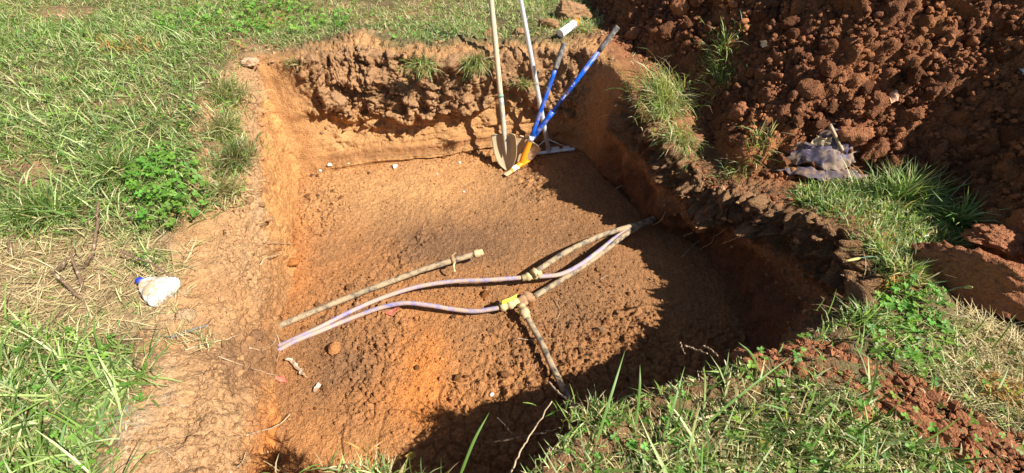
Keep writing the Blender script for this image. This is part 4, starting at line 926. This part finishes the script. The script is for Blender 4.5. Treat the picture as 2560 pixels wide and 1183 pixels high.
# ---- roots, twigs and stems
def strand(name, pts, r, m, label, cat, off=.008, raise_=None, taper=.5, n=26, wob=.004, tips=()):
    P = []
    for i, q in enumerate(pts):
        l, nn = hit(q[0], q[1]); h = q[2] if len(q) > 2 else off; P.append(l+nn*h)
    P = crom(P, n); P[1:-1] += rng.normal(0, wob, (n-2, 3))*.5; P = (P+np.vstack([P[:1], P[:-1]])+np.vstack([P[1:], P[-1:]]))/3
    o = tube(name, P, np.linspace(r, r*taper, n), m, 7); rebase(o, P[0]); return tag(o, label, cat)
def airy(name, pz, r, m, label, cat, taper=.6, n=20):
    """strand through points given as (px, py, z)"""
    P = crom([at(*q) for q in pz], n); P[1:-1] += rng.normal(0, .0018, (n-2, 3)); o = tube(name, P, np.linspace(r, r*taper, n), m, 7); rebase(o, P[0]); return tag(o, label, cat)
strand('root', [(612,1090),(640,1075,.012),(680,1062,.03),(730,1050,.035)], .0048, M_root, 'pale bent root on the orange soil at the lower left of the pit', 'root')
strand('root', [(575,1183),(600,1160),(615,1135)], .004, M_root, 'short root at the bottom edge below the pale bent root', 'root')
strand('root', [(664,1130),(690,1150,.02),(705,1170,.02)], .004, M_root, 'forked pale root at the bottom left corner of the pit', 'root')
strand('root', [(545,895),(600,912),(640,925),(692,940)], .003, M_root, 'thin root running down to the torn white plastic', 'root')
strand('root', [(460,878),(520,860),(570,845),(602,832)], .004, M_root, 'brown root across the dark patch of the bench', 'root')
strand('root', [(648,665),(662,645,.02),(690,628,.03),(700,630,.02)], .005, M_root, 'stubby pale root sticking out of the left wall', 'root')
strand('root', [(655,605),(700,608),(742,613)], .0025, M_root, 'fine horizontal root in the left wall', 'root')
strand('root', [(365,1015),(420,1013),(470,1022)], .0035, M_dead, 'dark twig on the bare bench', 'twig')
strand('root', [(395,1115),(430,1135),(470,1175)], .003, M_root, 'thin root at the bottom edge of the bench', 'root')
strand('root', [(620,870),(655,878),(684,862,.015),(684,848,.02)], .004, M_root, 'hooked root beside the buried end of the blue pipes', 'root')
strand('root', [(690,835),(696,865),(690,905)], .0022, M_root, 'hair root hanging beside the black pipe', 'root')
strand('root', [(1702,648,.02),(1740,608,.03),(1790,585,.02),(1815,565)], .004, M_root, 'long pale root on the shadowed right wall', 'root')
strand('root', [(1755,622,.02),(1778,600,.02),(1785,582)], .0028, M_root, 'side branch beside the long root of the right wall', 'root')
strand('root', [(1812,605,.02),(1848,590,.02)], .003, M_root, 'short root right of the long root', 'root')
strand('root', [(1708,590,.02),(1735,576,.02)], .004, M_root, 'short thick root above the pipes on the right wall', 'root')
strand('root', [(1630,558,.02),(1650,545,.03),(1665,528)], .003, M_root, 'root branching where the pipes enter the wall', 'root')
strand('root', [(1537,478,.03),(1560,465,.02)], .0035, M_root, 'small root in the wall below the drooping tuft', 'root')
strand('root', [(1450,310,.03),(1465,298,.03)], .006, M_root, 'pale peg-like root near the rake', 'root')
strand('root', [(1500,293,.02),(1530,288,.02)], .003, M_root, 'faint root in the wall right of the far corner', 'root')
strand('root', [(1385,750),(1400,780),(1390,810)], .002, M_root, 'fine curved rootlet beside the front black pipe', 'root')
strand('root', [(1290,848),(1340,853),(1385,846)], .002, M_root, 'thin straw crossing under the front black pipe', 'straw')
strand('root', [(1500,700),(1520,690)], .002, M_root, 'tiny rootlet on the floor near the shadow edge', 'root')
airy('root', [(1372,955,-.45),(1395,980,-.40),(1420,1000,-.34),(1455,1012,-.2)], .0055, M_root, 'thick bent root crossing the lower end of the front black pipe', 'root')
airy('twig', [(1712,864,-.12),(1735,873,-.1),(1768,884,-.05)], .0048, M_root, 'broken pale twig sticking out of the near bank', 'twig')
airy('twig', [(1700,855,-.2),(1705,868,-.15),(1712,885,-.1)], .0022, M_root, 'hair root left of the broken twig', 'root')
airy('twig', [(1757,865,-.1),(1780,877,-.06),(1795,890,-.02)], .004, M_root, 'second shorter twig beside the broken one', 'twig')
airy('stem', [(1275,1183,.0),(1300,1130,.05),(1330,1080,.09),(1380,1003,.16)], .0034, M_root, 'long dry stalk rising over the shadow at the near rim', 'stem')
airy('root', [(1232,1106,-.25),(1290,1095,-.2),(1340,1085,-.12),(1400,1070,-.03)], .004, M_dead, 'dark branching root in the shadow under the near rim', 'root')
airy('root', [(1243,1042,-.3),(1262,1065,-.27),(1280,1085,-.22),(1290,1095,-.2)], .0028, M_dead, 'upper fork of the dark root under the near rim', 'root')
# dead weed stalks on the left bench
zb = -.05
for a, b2, m_, lab in [((228,648),(246,503),.16,'tall dead weed stalk leaning on the bench left of the clover'), ((213,738),(176,634),.14,'dead stalk in the middle of the dry thatch'), ((214,757),(136,684),.12,'lower dead stalk lying left of the white bottle'), ((118,697),(166,646),.09,'leftmost broken stalk on the dry thatch'), ((203,676),(231,636),.07,'short stalk crossing the tall dead weed'), ((27,640),(20,600),.05,'small dead stalk at the left edge of the photo')]:
    z0 = drop(*at(a[0], a[1], zb)[:2]); z1 = z0+m_; mid = ((a[0]+b2[0])/2+rng.normal(0, 4), (a[1]+b2[1])/2, z0+m_*.55)
    airy('weed_stalk', [(a[0], a[1], z0-.01), mid, (b2[0], b2[1], z1)], .0085, M_dead, lab, 'stalk')
airy('weed_stalk', [(300,625,.02),(335,645,-.01),(375,658,-.0),(425,690,-.04)], .006, M_dead, 'dead stem lying behind and across the white bottle', 'stalk')
airy('weed_stalk', [(1240,45,.12),(1270,70,.12),(1290,80,.12)], .004, M_dead, 'thin twig on the lawn behind the wooden handle', 'twig')
strand('straw', [(420,852,.01),(480,830,.014),(520,815,.012)], .008, plain('grey_bark', (.16,.15,.14), .8), 'dark grey stick half covered by straw beside the bench', 'stick')
# foxtail seed heads
for (a, b2, h, lab) in [((2215,655),(2127,650),.14,'foxtail head hanging over the near right corner of the pit'), ((2330,745),(2425,718),.16,'foxtail head in front of the biggest clod')]:
    q0 = at(a[0], a[1], 0); q1 = at(b2[0], b2[1], h); root = empty('foxtail', q0, lab, 'foxtail'); pth = crom([q0, q0*.5+q1*.5+[0, 0, .03], q1], 16)
    under(tube('stalk', pth[:14], .0012, M_green, 6), root); g = crom([pth[12], pth[14], q1+(q1-pth[12])*.5], 10); under(tube('seed_head', g, .0065*np.array([.3,.8,1,1,1,1,.95,.8,.6,.2]), plain('seed_tan', (.42,.38,.14), .9, dscale=300, bump=1.), 9), root)

# ---- torn plastic and litter
def crumple(name, pts, m, label, cat, amp=.02, off=.01, parent=None, n=26, seed=1, th=.0012, freq=18, dome=.0):
    """sheet spanned between four corner pixels, draped over the ground with folds"""
    q = [hit(*p)[0] for p in pts]; V = []
    for i in range(n):
        for j in range(n):
            a, b = i/(n-1), j/(n-1); p = (q[0]*(1-b)+q[1]*b)*(1-a)+(q[3]*(1-b)+q[2]*b)*a
            V.append(p)
    V = np.array(V); x, y, z = V.T; a = np.repeat(np.linspace(0, 1, n), n); b = np.tile(np.linspace(0, 1, n), n)
    ed = np.minimum(np.minimum(a, 1-a), np.minimum(b, 1-b))
    f1 = 1-np.abs(fbm(x, y, z, freq, 2, seed))*2.2; f2 = 1-np.abs(fbm(x, y, z, freq*2.3, 2, seed+5))*2
    V[:, 2] += off+amp*f1+amp*.4*f2+dome*np.sin(np.pi*a)*np.sin(np.pi*b)
    V[:, 0] += (1-ss(0, .25, ed))*.5*amp*fbm(x, y, z, freq*2, 2, seed+9)*3; V[:, 1] += (1-ss(0, .25, ed))*.5*amp*fbm(x, y, z, freq*2, 2, seed+11)*3
    F = [(i*n+j, i*n+j+1, (i+1)*n+j+1, (i+1)*n+j) for i in range(n-1) for j in range(n-1)]
    o = mesh_py(name, V, F, m, smooth=(parent is not None)); solid(o, th)
    if parent: return under(o, parent)
    rebase(o, V.mean(0)); return tag(o, label, cat)
c = hit(2060, 410)[0]; root = empty('plastic_sheet', c, 'crumpled muddy purple-grey plastic sheet at the foot of the spoil heap', 'plastic sheet')
crumple('back_fold', [(1985,402),(2062,330),(2140,407),(2085,432)], M_film, '', '', .030, .035, root, 44, 3, freq=14, dome=.10)
crumple('front_fold', [(1925,424),(2000,372),(2120,417),(2085,448)], M_film, '', '', .028, .035, root, 44, 7, freq=12, dome=.06)
crumple('rim_fold', [(1925,432),(2085,424),(2180,452),(2060,464)], M_rag2, '', '', .018, .015, root, 40, 9, freq=13, dome=.03)
a = hit(2047, 362)[0]+[0, 0, .13]; b_ = hit(2084, 412)[0]+[0, 0, .10]; o = tube('stick', crom([a, (a+b_)/2, b_], 14), .0095, M_root, 8); rebase(o, a); tag(o, 'pale muddy stick lying on the crumpled plastic sheet', 'stick')
crumple('dry_leaf', [(2008,385),(2055,392),(2035,412),(2012,415)], plain('tan_leaf', (.55, .40, .24), .8, trans=.2), 'curled tan leaf lying on the crumpled plastic sheet', 'leaf', .02, .11, n=9, seed=4)
crumple('torn_plastic', [(716,900),(745,905),(772,955),(742,930)], M_rag, 'torn whitish plastic strip at the left foot of the pit', 'plastic scrap', .012, .018, n=16, seed=14)
crumple('torn_plastic', [(782,982),(800,960),(806,965),(792,988)], M_rag, 'small curled plastic scrap right of the torn strip', 'plastic scrap', .008, .014, n=10, seed=15)
crumple('red_scrap', [(690,945),(712,942),(722,960),(700,958)], M_red, 'faded red scrap beside the torn white plastic', 'plastic scrap', .008, .012, n=9, seed=16)
crumple('red_scrap', [(965,785),(1000,768),(995,782),(975,795)], M_red, 'faded red scrap below the lower blue pipe', 'plastic scrap', .008, .012, n=9, seed=17)
crumple('dry_leaf', [(1895,118),(1912,115),(1913,132),(1900,135)], plain('pale_leaf', (.70, .50, .32), .8), 'pale leaf on the left part of the spoil heap', 'leaf', .008, .03, n=9, seed=18)
crumple('dry_leaf', [(2213,245),(2232,240),(2238,268),(2222,272)], plain('orange_leaf', (.62, .36, .22), .8), 'tan leaf in the middle of the spoil heap', 'leaf', .008, .03, n=9, seed=19)
crumple('paper_scrap', [(2535,185),(2575,180),(2578,200),(2545,202)], M_white, 'white paper scrap at the right edge of the spoil heap', 'paper', .006, .03, n=9, seed=20)
crumple('paper_scrap', [(2295,598),(2312,596),(2310,602),(2296,606)], M_white, 'small white chip in the grass left of the big clods', 'paper', .002, .03, n=6, seed=21)
crumple('dry_leaf', [(1015,1150),(1042,1135),(1045,1148),(1025,1160)], plain('yellow_leaf', (.62, .42, .06), .6, trans=.3), 'yellow leaf among the grass at the bottom edge', 'leaf', .006, .03, n=8, seed=22)

# ---- stones
def stone(px, py, r, m, label, seed, lev=3, sc=(1, 1, .7), nm='stone', cat='stone', lift=.5):
    l, nn = hit(px, py); V_, F_ = ico(lev, seed); V_ = V_*np.asarray(sc)*r+l+np.array([0, 0, r*lift*sc[2]]); o = mesh_py(nm, V_, F_, m); rebase(o, l); return tag(o, label, cat)
for k, (px, py, r, lab) in enumerate([(825,414,.022,'white stone at the far left foot of the back wall'), (801,428,.016,'second pale stone left of the white one'), (988,418,.028,'cream stone at the middle foot of the back wall'), (1149,408,.014,'small cream stone left of the shovels'), (1092,436,.010,'tiny pale chip left of the shovels'), (1160,480,.011,'small yellowish stone in front of the shovels'), (872,410,.012,'pale chip on the ledge of the back wall'), (1230,988,.014,'white chip low on the floor near the shadow'), (1325,273,.02,'pale stone in the back wall behind the mattock'), (912,262,.009,'white chip in the far wall'), (2530,812,.012,'small stone at the right edge')]):
    stone(px, py, r, M_stone, lab, 300+k, 2)
stone(622,156,.07,M_tanrock,'flat tan rock at the far left corner of the rim',320,4,(1,.9,.45),'rock','rock',.2)
def big(px, py, r, sc, lab, seed, colr, rz=0., lift=.4, face=None):
    l, nn = hit(px, py); V_, F_ = ico(5 if r > .1 else 4, seed)
    if face is not None:
        f_ = np.asarray(face, float); f_ /= np.linalg.norm(f_)
        t = V_@f_; V_ = V_-np.clip(t-.38, 0, 9)[:, None]*f_*.8
    x, y, z = V_.T*3; V_ = V_*np.asarray(sc)*r; V_ = V_*(1+.12*fbm(x, y, z, 1.2, 5, seed)[:, None]+.07*fbm(x, y, z, 6, 4, seed, .6)[:, None]); c, s = math.cos(rz), math.sin(rz)
    V_ = V_@np.array([[c, s, 0], [-s, c, 0], [0, 0, 1]])+l+np.array([0, 0, r*sc[2]*lift]); o = mesh_np('clay_boulder' if r > .08 else 'clay_clod', V_, F_, M_clod, col=np.tile(colr, (len(V_), 1))); rebase(o, l); return tag(o, lab, 'clod')
big(1420,48,.17,(1.15,.8,.72),'rounded clay boulder on the lawn behind the spray can',401,c_top*1.05,lift=.45)
big(2430,735,.225,(1.25,.62,.72),'biggest clay boulder, flat shaded face towards the pit',402,c_heap*1.25,rz=-.75,lift=.45,face=(-.45,-.85,.15))
big(2320,650,.10,(1.2,.6,.6),'low clay clod touching the left end of the biggest boulder',403,c_heap*1.1,rz=-.6)
big(2500,615,.12,(1.4,.8,.6),'clay boulder behind the biggest one at the right edge',404,c_heap*1.3,rz=-.3)
big(2135,350,.10,(1,.8,.8),'reddish clod above the right end of the plastic sheet',405,c_heap*1.3)
big(1700,30,.10,(.9,.8,1.),'tall clod at the top left of the spoil heap',406,c_heap*1.35)
big(1850,290,.07,(1.1,.8,.8),'rounded clod low on the heap right of the large tuft',407,c_heap*1.3)
big(1585,95,.07,(1,.8,.9),'clod on the rim above the blue shovel grip',408,c_heap*1.3)
big(1225,90,.065,(.9,.7,.9),'upright brown clod on the far rim behind the wooden handle',409,c_top)
big(1300,90,.06,(1.2,.7,.7),'brown clod on the far rim between the two long handles',410,c_top*1.1)
big(1370,70,.08,(1.3,.7,.8),'crumbly brown clod left of the spray can',411,c_top)
big(730,658,.045,(1.1,.8,.7),'clay lump at the foot of the left wall',412,c_orange*.75)
big(838,872,.05,(.9,.9,.8),'largest lump on the floor below the blue pipes',413,c_floor)
big(1500,828,.035,(1,.8,.8),'grey-brown lump near the shadow edge right of the front pipe',414,c_top*.8)
big(2270,1045,.07,(1.3,.6,.5),'smooth slab of red clay in the soil spill',415,c_heap*1.35,rz=-.7)
big(2330,1075,.06,(1.2,.4,.8),'second slab of red clay leaning in the spill',416,c_heap*1.35,rz=-1.2)
big(2130,1035,.045,(1.1,.9,.7),'rounded red clod at the left of the soil spill',417,c_heap*1.25)
big(1860,900,.05,(1.2,.9,.5),'flat red clod at the near rim of the pit',418,c_heap*1.3)
big(2490,1110,.05,(1.1,.9,.7),'red clod at the lower right corner',419,c_heap*1.25)
big(1480,365,.05,(.8,.7,.8),'clod at the foot of the shaded right wall',420,c_dark) if False else None
big(640,838,.05,(1.2,.8,.6),'grey-brown lump where the black pipe leaves the wall',421,c_dark*1.1)
big(840,250,.09,(.8,.5,1.1),'large clod bulging out of the far wall at its left part',422,c_top,lift=0)

# ---- road corner beyond the lawn at the top left
g0 = at(-60, 34, 0); g1 = at(110, -8, 0); dv = (g1-g0)/np.linalg.norm(g1-g0); nv_ = np.array([-dv[1], dv[0], 0]); z_ = .17
def strip(nm, o0, o1, z, m, lab):
    a = g0-dv*6+nv_*o0; b = g1+dv*8+nv_*o0; c = g1+dv*8+nv_*o1; d = g0-dv*6+nv_*o1
    V = [(*p[:2], zz) for zz in (-.1, z) for p in (a, b, c, d)]; return tag(mesh_py(nm, V, [(3,2,1,0),(4,5,6,7),(0,1,5,4),(1,2,6,5),(2,3,7,6),(3,0,4,7)], m, smooth=False), lab, kind='structure')
strip('kerb', 0, .14, z_+.02, plain('pale_concrete', (.55, .52, .48), .9, dscale=40), 'pale concrete kerb at the top left')
strip('road', .14, 5., z_-.03, plain('asphalt', (.06, .06, .065), .9, dscale=120), 'grey asphalt beyond the kerb')
# orange marking paint on grass blades
for poly, n in (([(235,110),(420,120),(420,150),(260,160)], 200), ([(650,70),(720,40),(740,70),(660,110)], 110), ([(590,120),(640,150),(650,200),(600,180)], 50), ([(2180,700),(2300,690),(2300,740),(2190,735)], 160), ([(2440,930),(2560,980),(2560,1030),(2450,990)], 120), ([(840,1120),(960,1120),(960,1200),(840,1200)], 30)):
    x, y = rand_poly(poly, n); n = len(x); blades('painted_grass', x, y, surf(x, y)+.01, rng.uniform(.03, .08, n), rng.uniform(.004, .007, n), rng.uniform(0, 6.28, n), np.abs(rng.normal(1., .3, n)), rng.uniform(.1, 1., n), np.tile([.50, .27, .08], (n, 1))*rng.uniform(.6, 1.2, (n, 1)), M_grass, 'grass blades splashed with orange marking paint')
print('done', time.time()-T0)
print('tris', sum(len(o.data.loops)-2*len(o.data.polygons) for o in SC.objects if o.type == 'MESH'))
